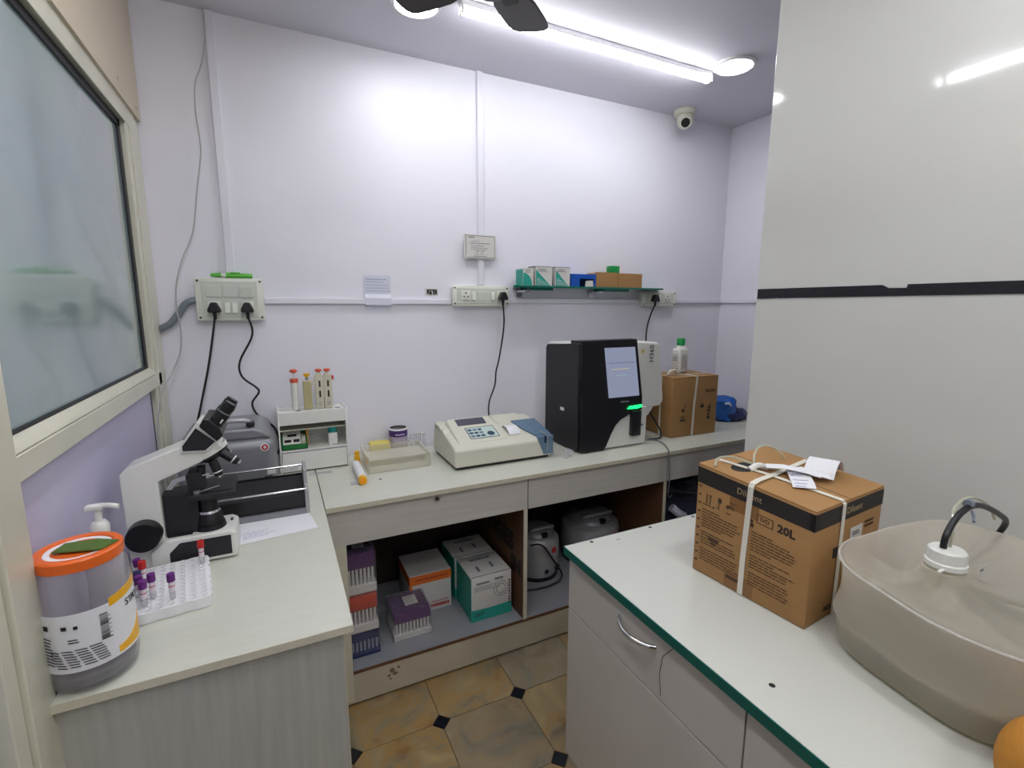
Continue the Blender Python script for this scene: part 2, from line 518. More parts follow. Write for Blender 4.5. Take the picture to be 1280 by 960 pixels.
# ------------------------------------------------------------------ room shell
XL, YB, ZC, XR, XP, YF = -.42, 2.30, 2.58, 2.62, 1.47, -1.6
ZT = .807        # back and left counters
ZP = .80         # right counter

floor = solo('floor', None, None, MB().box(-.75, YF - .1, -.06, 2.8, 2.4, -.004), M_grout, kind='structure')
T = .312
TX, TY = .447, 1.507
def tile_mesh():
    h, c = T / 2 - .0012, .034
    return MB().prism([(-h + c, -h), (h - c, -h), (h, -h + c), (h, h - c), (h - c, h), (-h + c, h), (-h, h - c), (-h, -h + c)], 'z', -.008, 0)
t0 = None
for i in range(-3, 3):
    for j in range(-9, 2):
        loc = (TX + (i + .5) * T, TY + (j + .5) * T, 0)
        if loc[1] > 1.9 or loc[0] < -.3 or loc[0] > 1.3: continue
        if t0 is None:
            t0 = part('floor_tile', tile_mesh(), M_tile, floor, local=True, bevel=.0008)
            o = t0
        else:
            o = t0.copy(); COL.objects.link(o); o.parent = floor
        o.location = Vector(loc) - floor.location + Vector((0, 0, random.uniform(-.0003, .0003)))
k0 = None
for i in range(-2, 3):
    for j in range(-9, 2):
        loc = (TX + i * T, TY + j * T, 0)
        if loc[1] > 1.9: continue
        if k0 is None:
            q = .032
            k0 = part('black_tile_inset', MB().prism([(-q, 0), (0, -q), (q, 0), (0, q)], 'z', -.008, 0), M_tileblack, floor, local=True)
            o = k0
        else:
            o = k0.copy(); COL.objects.link(o); o.parent = floor
        o.location = Vector(loc) - floor.location

solo('ceiling', None, None, MB().box(-.75, YF - .1, ZC, 2.8, 2.42, ZC + .08), M_ceil, kind='structure')
solo('wall_back', None, None, MB().box(-.75, YB, 0, 2.8, YB + .1, ZC), M_wall, kind='structure')
solo('wall_right', None, None, MB().box(XR, YF, 0, XR + .1, YB, ZC), M_wall, kind='structure')
solo('wall_front', None, None, MB().box(-.75, YF - .1, 0, 2.8, YF, ZC), M_wall, kind='structure')

wp = struct('wall_partition', (XP, .2, 0))
part('lower_panel', MB().box(XP, YF, 0, XP + .05, 1.14, 1.538), M_lam, wp, bevel=.002)
part('upper_panel', MB().box(XP, YF, 1.541, XP + .05, 1.14, ZC), M_lam, wp, bevel=.002)
tp = [(1.136, 1.524), (1.136, 1.556), (.76, 1.5565), (.745, 1.548), (.703, 1.5475), (.701, 1.5565), (.2, 1.5565), (-.8, 1.556), (-.8, 1.529), (.2, 1.529), (.75, 1.527), (1.06, 1.5255), (1.065, 1.528), (1.07, 1.5255)]
part('tape_strip', MB().prism(tp, 'x', XP - .0025, XP + .001), M_tape, wp, label='black adhesive tape strip over the panel joint')

wl = struct('wall_left', (XL, 1.0, 0))
part('lower_panel', MB().box(-.46, 1.0, 0, -.425, 2.30, 1.23), M_lilac_panel, wl, label='lilac infill panel')
part('upper_board', MB().box(-.46, .2, 2.155, -.392, 2.295, ZC), M_cream, wl, bevel=.001, label='cream laminate board above window')
for yy, zz in ((2.02, 2.20), (1.35, 2.22), (2.24, 2.185), (1.6, 2.4)):
    part('screw', MB().cyl((-.393, yy, zz), (-.3905, yy, zz), .005, seg=10), M_steel, wl)
part('rear_backing', MB().box(-.50, YF, 0, -.462, 2.3, ZC), M_plydark, wl)

w1 = struct('window_1', (-.41, 1.6, 1.2))
part('bottom_rail', MB().box(-.445, 1.055, 1.203, -.403, 2.225, 1.250), M_alu, w1, bevel=.003)
part('bottom_bead', MB().prism([(-.44, 1.252), (-.404, 1.252), (-.408, 1.262), (-.424, 1.275), (-.44, 1.275)], 'y', 1.055, 2.14), M_alu, w1, bevel=.001)
part('top_rail', MB().prism([(-.445, 2.125), (-.425, 2.108), (-.406, 2.104), (-.400, 2.158), (-.445, 2.158)], 'y', 1.055, 2.24), M_alu, w1, bevel=.002)
part('end_post', MB().box(-.445, 2.135, 0, -.408, 2.175, 2.11).box(-.445, 2.178, 0, -.403, 2.297, 2.154), M_alu, w1, bevel=.003)
part('near_post', MB().box(-.45, .965, 0, -.400, 1.052, 2.16).box(-.45, .925, 0, -.408, .963, 2.16), M_alu, w1, bevel=.003)
part('glass_pane', MB().box(-.437, 1.04, 1.26, -.431, 2.14, 2.13), M_frost, w1, label='frosted grey green glass pane')
g = MB().box(-.431, 2.106, 1.27, -.424, 2.136, 2.115).box(-.431, 1.05, 1.27, -.424, 2.136, 1.281).box(-.431, 1.05, 2.085, -.424, 2.136, 2.112).box(-.431, 1.05, 1.27, -.426, 1.056, 2.112)
part('gasket', g, M_gasket, w1, label='black rubber gasket')
part('floor_gasket', MB().box(-.432, 2.118, 0, -.4245, 2.132, 1.205), M_gasket, w1)
d1 = struct('door_1', (-.43, .4, 0))
part('door_panel', MB().box(-.455, .05, .02, -.430, .915, 2.15), mat('pale blue grey door', rgb(186, 190, 206), .35), d1)
part('door_gap', MB().box(-.46, .9, 0, -.44, .93, 2.15), M_gasket, d1)

# ------------------------------------------------------------------ lamps
def tube_lamp(label, a, b, glow):
    t = thing('tube_light', label, 'lamp', ((a[0] + b[0]) / 2, (a[1] + b[1]) / 2, ZC))
    a, b = Vector(a), Vector(b)
    d = (b - a).normalized(); n = Vector((-d.y, d.x, 0))
    def bar(u0, u1, half, z0, z1, ov=0):
        mb = MB()
        p = [a - d * ov - n * half, b + d * ov - n * half, b + d * ov + n * half, a - d * ov + n * half]
        mb.prism([(q.x, q.y) for q in p], 'z', z0, z1); return mb
    part('housing', bar(0, 0, .016, ZC - .022, ZC - .001), M_lampwhite, t, bevel=.002)
    dm = MB()
    pr = [(-.015, -.023)] + [(.0165 * math.cos(q), -.030 - .0165 * math.sin(q)) for q in [math.pi - math.pi * i / 8 for i in range(9)]] + [(.015, -.023)]
    bm = dm.bm
    A = [bm.verts.new(a + n * p[0] + Z * (ZC + p[1] - a.z)) for p in pr]
    B = [bm.verts.new(b + n * p[0] + Z * (ZC + p[1] - b.z)) for p in pr]
    k = len(pr)
    fs = [bm.faces.new(A), bm.faces.new(B[::-1])]
    for i in range(k): fs.append(bm.faces.new((A[i], B[i], B[(i + 1) % k], A[(i + 1) % k])))
    bmesh.ops.recalc_face_normals(bm, faces=fs)
    part('diffuser', dm, glow, t, smooth=True, label='glowing white tube')
    for p, s in ((a, -1), (b, 1)):
        e = MB(); q = p + d * s * .003 + Z * (ZC - .026 - p.z)
        e.box(q.x - .004 - abs(n.x) * .015, q.y - .004 - abs(n.y) * .015, ZC - .044, q.x + .004 + abs(n.x) * .015, q.y + .004 + abs(n.y) * .015, ZC - .001)
        part('end_cap', e, M_lampwhite, t)
    return t
tl = tube_lamp('long white tube light on the ceiling crossed by a dark fan blade', (.680, 1.822, 2.55), (1.905, 1.83, 2.55), M_tube)
tube_lamp('tube light over the aisle mirrored in the glossy white panel', (.03, .19, 2.55), (.03, 1.37, 2.55), M_tube2)
def downlight(label, x, y, glow=None):
    t = thing('downlight', label, 'lamp', (x, y, ZC), group='round ceiling downlights')
    part('trim_ring', MB().lathe([(.076, ZC - .001), (.092, ZC - .001), (.090, ZC - .009), (.078, ZC - .012), (.076, ZC - .001)], (x, y), 36), M_lampwhite, t, smooth=True)
    part('diffuser', MB().lathe([(.0, ZC - .009), (.05, ZC - .009), (.077, ZC - .007)], (x, y), 36), glow or M_down, t, smooth=True, label='glowing round diffuser')
downlight('round white downlight glowing beside the right end of the tube light', 1.953, 1.725)
downlight('round downlight at the top edge half hidden behind the dark fan', .535, 1.905)
downlight('unseen round fill light added just behind the viewer', .0, -.3, M_fill)  # this and the next three are out of view, added to brighten the room
downlight('unseen round fill light added over the middle of the right counter', 1.0, .3, M_fill)
downlight('unseen round fill light added behind the viewer on the window side', .1, -1.1, M_fill)
downlight('unseen round fill light added behind the viewer on the panel side', .95, -1.0, M_fill)

# fan: small four bladed, its hub above the picture
FZ = 2.25
HUBX, HUBY = .495, 1.132
fan = thing('ceiling_fan', 'dark brown four bladed ceiling fan whose blade tip crosses the tube light', 'fan', (HUBX, HUBY, ZC))
part('down_rod', MB().cyl((HUBX, HUBY, FZ + .05), (HUBX, HUBY, ZC - .03), .011), M_fan, fan, smooth=True)
part('canopy', MB().lathe([(0, ZC - .06), (.03, ZC - .06), (.05, ZC - .02), (.05, ZC - .001)], (HUBX, HUBY)), M_fan, fan, smooth=True)
part('motor', MB().lathe([(0, FZ - .045), (.04, FZ - .043), (.062, FZ - .025), (.065, FZ + .03), (.045, FZ + .05), (.012, FZ + .055)], (HUBX, HUBY)), M_fan, fan, smooth=True)
for k in range(4):
    a = math.radians(42 + 90 * k)
    u = Vector((math.cos(a), math.sin(a), 0)); v = Vector((-u.y, u.x, 0))
    c = Vector((HUBX, HUBY, FZ))
    prof = [(.085, -.028), (.10, -.045), (.135, -.056), (.20, -.059), (.235, -.058), (.250, -.052), (.260, -.038), (.265, -.015), (.266, .012), (.262, .036), (.252, .051), (.236, .058), (.20, .059), (.135, .056), (.10, .045), (.085, .028)]
    mb = MB(); bm = mb.bm
    A = [bm.verts.new(c + u * p + v * q + Z * (q * .18 - .004)) for p, q in prof]
    B = [bm.verts.new(c + u * p + v * q + Z * (q * .18 + .004)) for p, q in prof]
    fs = [bm.faces.new(A), bm.faces.new(B[::-1])]
    for i in range(len(prof)):
        j = (i + 1) % len(prof); fs.append(bm.faces.new((A[i], B[i], B[j], A[j])))
    bmesh.ops.recalc_face_normals(bm, faces=fs)
    bl = part('blade', mb, M_fan, fan, bevel=.002)
    part('blade_arm', MB().strip([c + u * .055 - Z * .008, c + u * .12 - Z * .008], .035, .004, v), M_fan, bl)

# dome camera
cc = Vector((2.145, 2.215, ZC))
cv = thing('dome_camera', 'small white dome security camera on the ceiling near the far corner', 'camera', cc)
part('mount', MB().lathe([(0, ZC - .03), (.040, ZC - .032), (.056, ZC - .026), (.058, ZC - .001)], (cc.x, cc.y)), M_offw, cv, smooth=True)
part('eyeball', MB().ball((cc.x - .008, cc.y - .012, ZC - .060), .044), M_offw, cv, smooth=True)
ld = Vector((-.55, -.70, -.46)).normalized()
lc = Vector((cc.x - .008, cc.y - .012, ZC - .060))
part('lens_ring', MB().cyl(lc + ld * .034, lc + ld * .046, .034, .030), M_offw, cv, smooth=True)
part('lens', MB().cyl(lc + ld * .042, lc + ld * .0475, .024, seg=24), M_lens, cv, smooth=True, label='dark round lens')

# ------------------------------------------------------------------ wall trunking and wiring
def trunk(label, x0, z0, x1, z1, d=.016):
    t = thing('cable_trunking', label, 'trunking', ((x0 + x1) / 2, YB, min(z0, z1)))
    part('channel', MB().box(x0, YB - d * .6, z0, x1, YB, z1), M_trunk, t)
    if abs(x1 - x0) > abs(z1 - z0):
        part('cover', MB().box(x0 + .001, YB - d, z0 + .0015, x1 - .001, YB - d * .55, z1 - .0015), M_trunk, t, bevel=.002)
    else:
        part('cover', MB().box(x0 + .0015, YB - d, z0 + .001, x1 - .0015, YB - d * .55, z1 - .001), M_trunk, t, bevel=.002)
trunk('white vertical trunking from the ceiling to the left switch board', -.164, 1.612, -.132, ZC)
trunk('white vertical trunking from the ceiling down behind the small notice plate', .921, 1.601, .952, ZC)
trunk('white horizontal trunking from left switch board to middle socket board', -.036, 1.504, .776, 1.53)
trunk('white horizontal trunking under the green glass shelf', 1.077, 1.511, 1.94, 1.537)
trunk('white horizontal trunking right of the last socket board', 2.198, 1.517, 2.615, 1.543)
t = thing('cable_trunking', 'white trunking continuing along the far right wall', 'trunking', (XR, 1.9, 1.517))
part('channel', MB().box(XR - .010, 1.3, 1.517, XR, YB, 1.543), M_trunk, t)
part('cover', MB().box(XR - .016, 1.3, 1.5185, XR - .009, YB - .017, 1.5415), M_trunk, t, bevel=.002)

def socket(mb_face, holes, x, z, y, s=.046):
    mb_face.box(x - s / 2, y - .006, z - s / 2, x + s / 2, y, z + s / 2, .002)
    for dx, dz, r in ((0, .012, .0042), (-.010, -.006, .0033), (.010, -.006, .0033)):
        holes.cyl((x + dx, y - .0072, z + dz), (x + dx, y - .0055, z + dz), r, seg=10)
def board(label, x0, x1, z0, z1, cells, yd=.04):
    """cells: (kind, x, z) with kind socket / switch / blank / double"""
    y = YB - yd
    t = thing('switch_board', label, 'switch board', ((x0 + x1) / 2, YB, z0))
    part('back_box', MB().box(x0 + .006, y + .010, z0 + .006, x1 - .006, YB, z1 - .006), M_switch, t, bevel=.004)
    part('face_plate', MB().box(x0, y, z0, x1, y + .012, z1, .004), M_switch, t, smooth=True)
    part('recess', MB().box(x0 + .022, y - .002, z0 + .012, x1 - .022, y + .004, z1 - .012, .002), M_switch2, t)
    for sx in (x0 + .011, x1 - .011):
        for sz in (z0 + .012, z1 - .012):
            part('screw_hole', MB().cyl((sx, y - .0012, sz), (sx, y + .001, sz), .0042, seg=12), M_black, t)
    for kind, x, z in cells:
        mb = MB()
        if kind == 'socket':
            h = MB(); socket(mb, h, x, z, y)
            s_ = part('socket', mb, M_switch, t, smooth=True)
            part('socket_hole', h, M_black, s_)
        elif kind == 'switch':
            mb.prism([(y - .003, z - .020), (y - .011, z - .020), (y - .005, z + .020), (y - .003, z + .020)], 'x', x - .009, x + .009)
            part('switch', mb, M_switch, t, bevel=.001)
        elif kind == 'blank':
            mb.box(x - .024, y - .005, z - .022, x + .024, y - .001, z + .022, .001)
            b_ = part('blank_module', mb, M_switch2, t)
        else:
            mb.box(x - .024, y - .006, z - .024, x + .024, y - .001, z + .024, .001)
            s_ = part('fan_regulator', mb, M_switch2, t)
            r = MB()
            for i in range(6): r.box(x - .021, y - .0075, z - .018 + i * .0062, x + .021, y - .0055, z - .0155 + i * .0062)
            part('rib', r, M_switch, s_)
    return t
board('large white switch board with two black plugs on the left of the wall', -.274, -.036, 1.438, 1.605,
      [('socket', -.212, 1.490), ('socket', -.098, 1.490), ('switch', -.168, 1.488), ('switch', -.142, 1.488),
       ('blank', -.212, 1.553), ('blank', -.155, 1.553), ('regulator', -.098, 1.553)])
board('long white socket board in the middle of the wall with one plug', .776, 1.076, 1.497, 1.596,
      [('socket', .842, 1.548), ('switch', .883, 1.546), ('blank', .930, 1.546), ('switch', .985, 1.546), ('socket', 1.032, 1.548)])
board('white socket board right of the glass shelf with one plug', 1.940, 2.199, 1.498, 1.5875,
      [('socket', 2.018, 1.545), ('switch', 2.065, 1.543), ('socket', 2.125, 1.545)])
def plug_cord(label, px, pz, path, yd=.046, r=.0042):
    y = YB - yd
    t = thing('power_cord', label, 'cord', (px, YB, pz))
    pl = MB().prism([(px - .022, pz - .016), (px + .022, pz - .016), (px + .024, pz - .006), (px + .010, pz + .024), (px - .010, pz + .024), (px - .024, pz - .006)], 'y', y - .034, y)
    p_ = part('plug', pl, M_black, t, bevel=.006)
    part('strain_relief', MB().cyl((px, y - .018, pz - .014), (px, y - .016, pz - .042), .0075, .0055, 12), M_black, p_, smooth=True)
    part('cable', MB().tube([(px, y - .017, pz - .03)] + path, r, 8, 5), M_black, t, smooth=True)
plug_cord('black power cord hanging from the left plug behind the microscope', -.212, 1.486,
          [(-.222, 2.235, 1.40), (-.250, 2.235, 1.26), (-.285, 2.235, 1.12), (-.31, 2.245, 1.02), (-.325, 2.26, .90), (-.33, 2.265, .815)])
plug_cord('black curly power cord from the right plug down to the grey centrifuge', -.098, 1.486,
          [(-.088, 2.235, 1.38), (-.140, 2.235, 1.275), (-.137, 2.235, 1.212), (-.090, 2.235, 1.165), (-.082, 2.235, 1.142), (-.109, 2.235, 1.10), (-.095, 2.235, 1.052), (-.056, 2.24, 1.015), (-.026, 2.245, .965), (-.024, 2.25, .88), (-.08, 2.255, .83)])
plug_cord('black power cord from the middle board to the ivory analyser', 1.032, 1.543,
          [(1.036, 2.235, 1.40), (1.010, 2.235, 1.24), (.992, 2.235, 1.17), (.985, 2.235, 1.10), (.950, 2.225, 1.02), (.936, 2.20, .96), (.94, 2.17, .93)])
plug_cord('black power cord from the right board into the tall black analyser', 2.018, 1.540,
          [(1.986, 2.235, 1.45), (1.964, 2.235, 1.38), (1.958, 2.235, 1.30), (1.95, 2.225, 1.15), (1.93, 2.21, .95), (1.90, 2.2, .84)])
w = [(-.162, 2.28, 2.572), (-.162, 2.28, 2.53), (-.165, 2.28, 2.47), (-.183, 2.28, 2.385), (-.209, 2.28, 2.312), (-.216, 2.28, 2.214), (-.211, 2.28, 2.13), (-.213, 2.28, 2.059), (-.236, 2.28, 1.935), (-.262, 2.275, 1.777), (-.305, 2.262, 1.67), (-.330, 2.248, 1.573), (-.336, 2.245, 1.482), (-.330, 2.245, 1.404), (-.340, 2.245, 1.317), (-.374, 2.225, 1.234), (-.386, 2.12, 1.20), (-.395, 2.08, 1.13), (-.405, 2.06, 1.05), (-.408, 2.06, .93), (-.40, 2.07, .812)]
solo('loose_wire', 'thin grey wire hanging loose from the ceiling down the left corner', 'wire', MB().tube(w, .0026, 6, 4), M_gwire, smooth=True)
fc = MB().tube([(-.262, 2.275, 1.520), (-.285, 2.272, 1.517), (-.311, 2.272, 1.502), (-.337, 2.272, 1.463), (-.366, 2.272, 1.428), (-.40, 2.275, 1.408)], .0125, 12, 5)
fcp = thing('flexible_conduit', 'grey flexible conduit curving into the left switch board', 'conduit', (-.33, 2.275, 1.4))
part('sleeve', fc, M_gcond, fcp, smooth=True)

# pen on the board
pn = thing('marker_pen', 'green marker pen lying on top of the left switch board', 'pen', (-.15, 2.277, 1.605))
part('barrel', MB().cyl((-.165, 2.278, 1.6165), (-.072, 2.278, 1.6150), .0105, .0095), M_greenpen, pn, smooth=True)
part('collar', MB().cyl((-.181, 2.278, 1.6165), (-.165, 2.278, 1.6165), .0088), M_white, pn, smooth=True)
part('cap_tip', MB().cyl((-.218, 2.278, 1.6165), (-.181, 2.278, 1.6165), .006, .0095), M_greenpen, pn, smooth=True)
part('clip', MB().box(-.150, 2.266, 1.624, -.115, 2.272, 1.629, .001), M_greenpen, pn)

# notice plate
np_ = thing('notice_plate', 'small white printed notice plate on the trunking above the middle board', 'sign', (.93, YB, 1.727))
NY = YB - .024
part('plate', MB().box(.845, NY, 1.726, 1.012, YB - .0165, 1.841), M_whitecard, np_, bevel=.001)
fr = MB()
for a in ((.852, 1.8335, .152, .0018), (.852, 1.731, .152, .0018)): fr.quad((a[0], NY - .0002, a[1]), X * a[2], Z * a[3])
for xx in (.852, 1.0025): fr.quad((xx, NY - .0002, 1.731), X * .0018, Z * .1035)
part('border', fr, M_ink, np_)
pl = MB()
lines(pl, (.866, NY - .0002, 1.824), X, Z, .032, 1, .01, .005, 0)
lines(pl, (.872, NY - .0002, 1.797), X, Z, .108, 1, .01, .004, 0, True)
lines(pl, (.880, NY - .0002, 1.786), X, Z, .066, 1, .01, .003, 0, True)
lines(pl, (.880, NY - .0002, 1.776), X, Z, .09, 2, .007, .0026, .2, True)
lines(pl, (.892, NY - .0002, 1.737), X, Z, .07, 1, .007, .003, 0, True)
for bx in (.902, .928):
    pl.quad((bx, NY - .0002, 1.746), X * .001, Z * .02); pl.quad((bx + .006, NY - .0002, 1.760), X * .013, Z * .004); pl.quad((bx + .006, NY - .0002, 1.748), X * .011, Z * .003)
lines(pl, (.880, NY - .0002, 1.808), X, Z, .045, 1, .01, .002, 0, True)
part('printed_text', pl, M_greyink, np_)

# taped paper
pp = thing('taped_note', 'thin handwritten paper note taped across the horizontal trunking', 'paper', (.43, YB, 1.478))
part('sheet', MB().strip([(.430, YB - .003, 1.634), (.430, YB - .004, 1.55), (.430, YB - .0175, 1.532), (.430, YB - .0175, 1.502), (.430, YB - .004, 1.492), (.430, YB - .002, 1.478)], .118, .0006, X), M_bluepaper, pp)
pl = MB()
lines(pl, (.378, YB - .0045, 1.615), X, Z, .10, 1, .01, .003, .1, True)
lines(pl, (.378, YB - .0050, 1.603), X, Z, .11, 4, .0135, .002, .3, True)
lines(pl, (.398, YB - .0045, 1.489), X, Z, .08, 1, .01, .0018, .2, True)
part('handwriting', pl, M_blueink, pp)
sk = thing('wall_sticker', 'tiny torn black and white sticker on the wall above the trunking', 'sticker', (.685, YB, 1.55))
part('paper', MB().box(.652, YB - .0015, 1.546, .715, YB, 1.580), M_whitecard, sk)
pl = MB()
for a in ((.660, 1.553, .010, .022), (.672, 1.550, .012, .017), (.690, 1.550, .008, .020), (.700, 1.552, .010, .022), (.664, 1.569, .04, .006)): pl.quad((a[0], YB - .0018, a[1]), X * a[2], Z * a[3])
part('print', pl, M_ink, sk)

# glass shelf with brackets and things
gs = thing('glass_shelf', 'green edged glass wall shelf holding small boxes', 'shelf', (1.58, 2.24, 1.59))
part('glass_plate', MB().prism([(1.115, 2.298), (1.063, 2.18), (2.022, 2.18), (2.085, 2.298)], 'z', 1.589, 1.599), M_shelfglass, gs, bevel=.001)
part('under_plate', MB().box(1.16, 2.20, 1.577, 1.30, 2.296, 1.589).box(1.62, 2.20, 1.577, 1.79, 2.296, 1.589), M_shelfglass, gs)
for bx in (1.15, 1.60):
    part('bracket', MB().box(bx - .02, 2.19, 1.567, bx + .012, 2.30, 1.577, .002).box(bx - .02, 2.285, 1.545, bx + .012, 2.30, 1.575), M_chrome, gs)
def small_carton(label, x0, x1, z1, lid=False, y0=2.19, y1=2.27, arc=False):
    t = thing('reagent_carton', label, 'box', ((x0 + x1) / 2, (y0 + y1) / 2, 1.5995), group='white and teal cartons on the glass shelf')
    part('carton', MB().box(x0, y0, 1.5995, x1, y1, z1, .001), M_whitecard, t)
    if not arc:
        part('teal_print', MB().prism([(x0 + .002, 1.601), (x1 - .01, 1.601), (x0 + .002, z1 - .014)], 'y', y0 - .0006, y0), M_tealbox, t)
        st = MB()
        for i in range(5): st.quad((x0 + .006, y0 - .0013, 1.606 + i * .007), X * (.066 - i * .012), Z * .0016)
        part('stripe', st, M_whiteink, t)
    else:
        part('teal_print', MB().prism([(x0 + .001, 1.601)] + [(x0 + .001 + .05 * math.cos(q), 1.601 + .06 * math.sin(q)) for q in [math.pi / 2 * i / 8 for i in range(9)]], 'y', y0 - .0006, y0), M_tealbox, t)
        part('side_print', MB().box(x0 - .0006, y0 + .002, 1.601, x0, y1 - .002, z1 - .006), M_tealbox, t)
    pl = MB(); lines(pl, (x0 + .012, y0 - .0008, z1 - .012), X, Z, (x1 - x0) * .6, 2, .009, .003, .3, True)
    part('small_print', pl, M_greyink, t)
    if lid:
        part('open_flap', MB().box(x0 - .003, y0 + .004, z1, x1 + .002, y1, z1 + .004), M_greyink, t)
small_carton('white carton with teal quarter circle at the left end of glass shelf', 1.120, 1.178, 1.684, arc=True)
small_carton('second small white teal carton from the left on glass shelf', 1.191, 1.286, 1.692, lid=True)
small_carton('third small white teal carton beside the blue rack on glass shelf', 1.307, 1.394, 1.692, lid=True)
br = thing('blue_rack', 'small open blue plastic rack on the glass shelf', 'rack', (1.48, 2.23, 1.5995))
part('shell', MB().prism([(1.402, 1.5995), (1.402, 1.664), (1.560, 1.664), (1.560, 1.5995), (1.545, 1.5995), (1.545, 1.640), (1.455, 1.640), (1.455, 1.5995)], 'y', 2.19, 2.275), M_blue, br, bevel=.001)
part('inner_wall', MB().box(1.455, 2.235, 1.5995, 1.545, 2.24, 1.64), M_navy, br)
part('white_slip', MB().prism([(1.488, 1.600), (1.492, 1.629), (1.535, 1.632), (1.540, 1.600)], 'y', 2.186, 2.189), M_whitecard, br)
kb = thing('brown_carton', 'low brown cardboard carton at the right of the glass shelf', 'box', (1.71, 2.24, 1.5995))
part('carton', MB().box(1.558, 2.19, 1.5995, 1.868, 2.28, 1.675, .001), M_card, kb)
part('flap', MB().box(1.558, 2.187, 1.600, 1.698, 2.191, 1.677).box(1.702, 2.187, 1.600, 1.868, 2.191, 1.675), M_card, kb)
gb = solo('green_cap', 'bright green square cap on top of brown carton on glass shelf', 'cap', MB().box(1.667, 2.20, 1.6755, 1.721, 2.25, 1.715, .003), M_greencap, smooth=True)

# ------------------------------------------------------------------ left counter
lc_ = thing('side_counter', 'pale grey woodgrain counter along the left wall under the microscope', 'counter', (-.15, 1.6, 0))
part('worktop', MB().box(-.40, 1.025, ZT - .018, .109, 2.297, ZT), M_top, lc_, bevel=.001)
part('front_lipping', MB().box(-.40, 1.0235, ZT - .018, .109, 1.0255, ZT - .0005), M_edge, lc_)
part('front_panel', MB().box(-.40, 1.04, 0, .088, 1.058, ZT - .018), M_side, lc_)
part('side_panel', MB().box(.070, 1.058, .0, .088, 2.29, ZT - .018), M_side, lc_)
part('edge_lipping', MB().box(.0885, 1.041, .02, .0905, 1.062, ZT - .03), M_edge, lc_)

# ------------------------------------------------------------------ back counter
bc = thing('back_counter', 'long white back counter with drawers and open bays below', 'counter', (1.35, 2.0, 0))
part('worktop', MB().box(.1115, 1.702, ZT - .018, 2.615, 2.297, ZT), M_top, bc, bevel=.001)
part('front_lipping', MB().box(.1115, 1.700, ZT - .018, 2.615, 1.7025, ZT - .0005), M_edge, bc)
def drawer(x0, x1, lock=False):
    d = part('drawer', MB().box(x0, 1.715, .652, x1, 1.733, ZT - .021), M_drawer, bc, bevel=.001)
    if lock:
        k = part('lock', MB().cyl((.512, 1.711, .770), (.512, 1.716, .770), .011, seg=20), M_steel, d, smooth=True, label='round metal lock')
        return d
    return d
dd = drawer(.106, .9045, True)
part('keyhole', MB().cyl((.512, 1.7095, .770), (.512, 1.7115, .770), .006, seg=12), M_black, dd)
drawer(.9085, 1.6735)
drawer(1.6775, 2.612)
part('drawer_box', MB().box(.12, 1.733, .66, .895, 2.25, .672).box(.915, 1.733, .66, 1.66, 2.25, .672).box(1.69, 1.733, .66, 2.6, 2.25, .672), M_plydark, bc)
for x0 in (.888, 1.659):
    dv = part('divider', MB().box(x0, 1.719, .142, x0 + .018, 2.27, .652), M_ply, bc)
    part('edge_lipping', MB().box(x0, 1.717, .142, x0 + .018, 1.7195, .652), M_edge, dv)
le = part('left_end_panel', MB().box(.145, 1.719, .02, .150, 2.27, .652), M_ply, bc)
part('edge_lipping', MB().box(.130, 1.716, .02, .174, 1.7195, .652), M_edge, le)
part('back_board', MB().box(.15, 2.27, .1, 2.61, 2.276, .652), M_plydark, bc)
part('base_shelf', MB().box(.15, 1.722, .124, 2.612, 2.27, .142), M_shelf, bc)
part('shelf_edge', MB().box(.15, 1.7165, .132, 2.612, 1.722, .1415), M_ply, bc, label='bare brown shelf edge')
pk = part('plinth', MB().box(.15, 1.719, .010, 2.612, 1.737, .132), M_plinth, bc)
for cx, cz, s in ((.318, .098, 1.0), (.33, .082, .8), (.305, .080, .6), (.342, .104, .5), (.31, .064, .4)):
    part('dirt_smudge', MB().prism([(cx + s * .014 * math.cos(q) * random.uniform(.6, 1.2), cz + s * .011 * math.sin(q) * random.uniform(.6, 1.2)) for q in [2 * math.pi * i / 11 for i in range(11)]], 'y', 1.7186, 1.719), M_dirt, pk)
text('stencil', 'NGES', .115, (.8872, 1.955, .455), Vector((0, -1, 0)), Z, M_ink, bc, bold=.006, label='black stencilled letters on brown board')
text('stencil', 'IN', .10, (.8872, 1.79, .36), Vector((0, -1, 0)), Z, M_ink, bc, bold=.006)
hg = solo('metal_hinge', 'small tarnished metal hinge plate lying across the counter seam', 'hinge', MB().box(.085, 2.083, ZT, .17, 2.099, ZT + .004, .001).box(.085, 2.086, ZT, .108, 2.096, ZT + .008, .001), M_steel)
part('screw_hole', MB().lathe([(0, ZT + .0006), (.006, ZT + .0006), (.0065, ZT)], (.338, 1.916), 12), M_black, bc)

# ------------------------------------------------------------------ right counter
rc = thing('drawer_counter', 'white topped counter with teal edge and drawers at the right', 'counter', (1.1, .3, 0))
part('worktop', MB().box(.7215, -.75, ZP - .024, XP - .001, 1.1345, ZP), M_ptop, rc)
part('edge_band', MB().box(.719, -.75, ZP - .024, .7215, 1.137, ZP - .0006).box(.719, 1.1345, ZP - .024, XP - .001, 1.137, ZP - .0006), M_green_edge, rc, label='dark teal edge band')
part('carcass', MB().box(.752, -.74, .10, XP - .002, 1.124, ZP - .024), M_cab, rc)
part('plinth', MB().box(.80, -.74, 0, XP - .002, 1.09, .10), M_side, rc)
def front(nm, y0, y1, z0, z1):
    return part(nm, MB().box(.735, y0, z0, .752, y1, z1), M_cab, rc, bevel=.001)
dr = front('drawer', .5225, 1.125, .608, ZP - .028)
front('door', .5225, 1.125, .11, .604)
front('drawer', -.16, .5185, .608, ZP - .028)
front('door', -.16, .5185, .11, .604)
front('drawer', -.74, -.164, .608, ZP - .028)
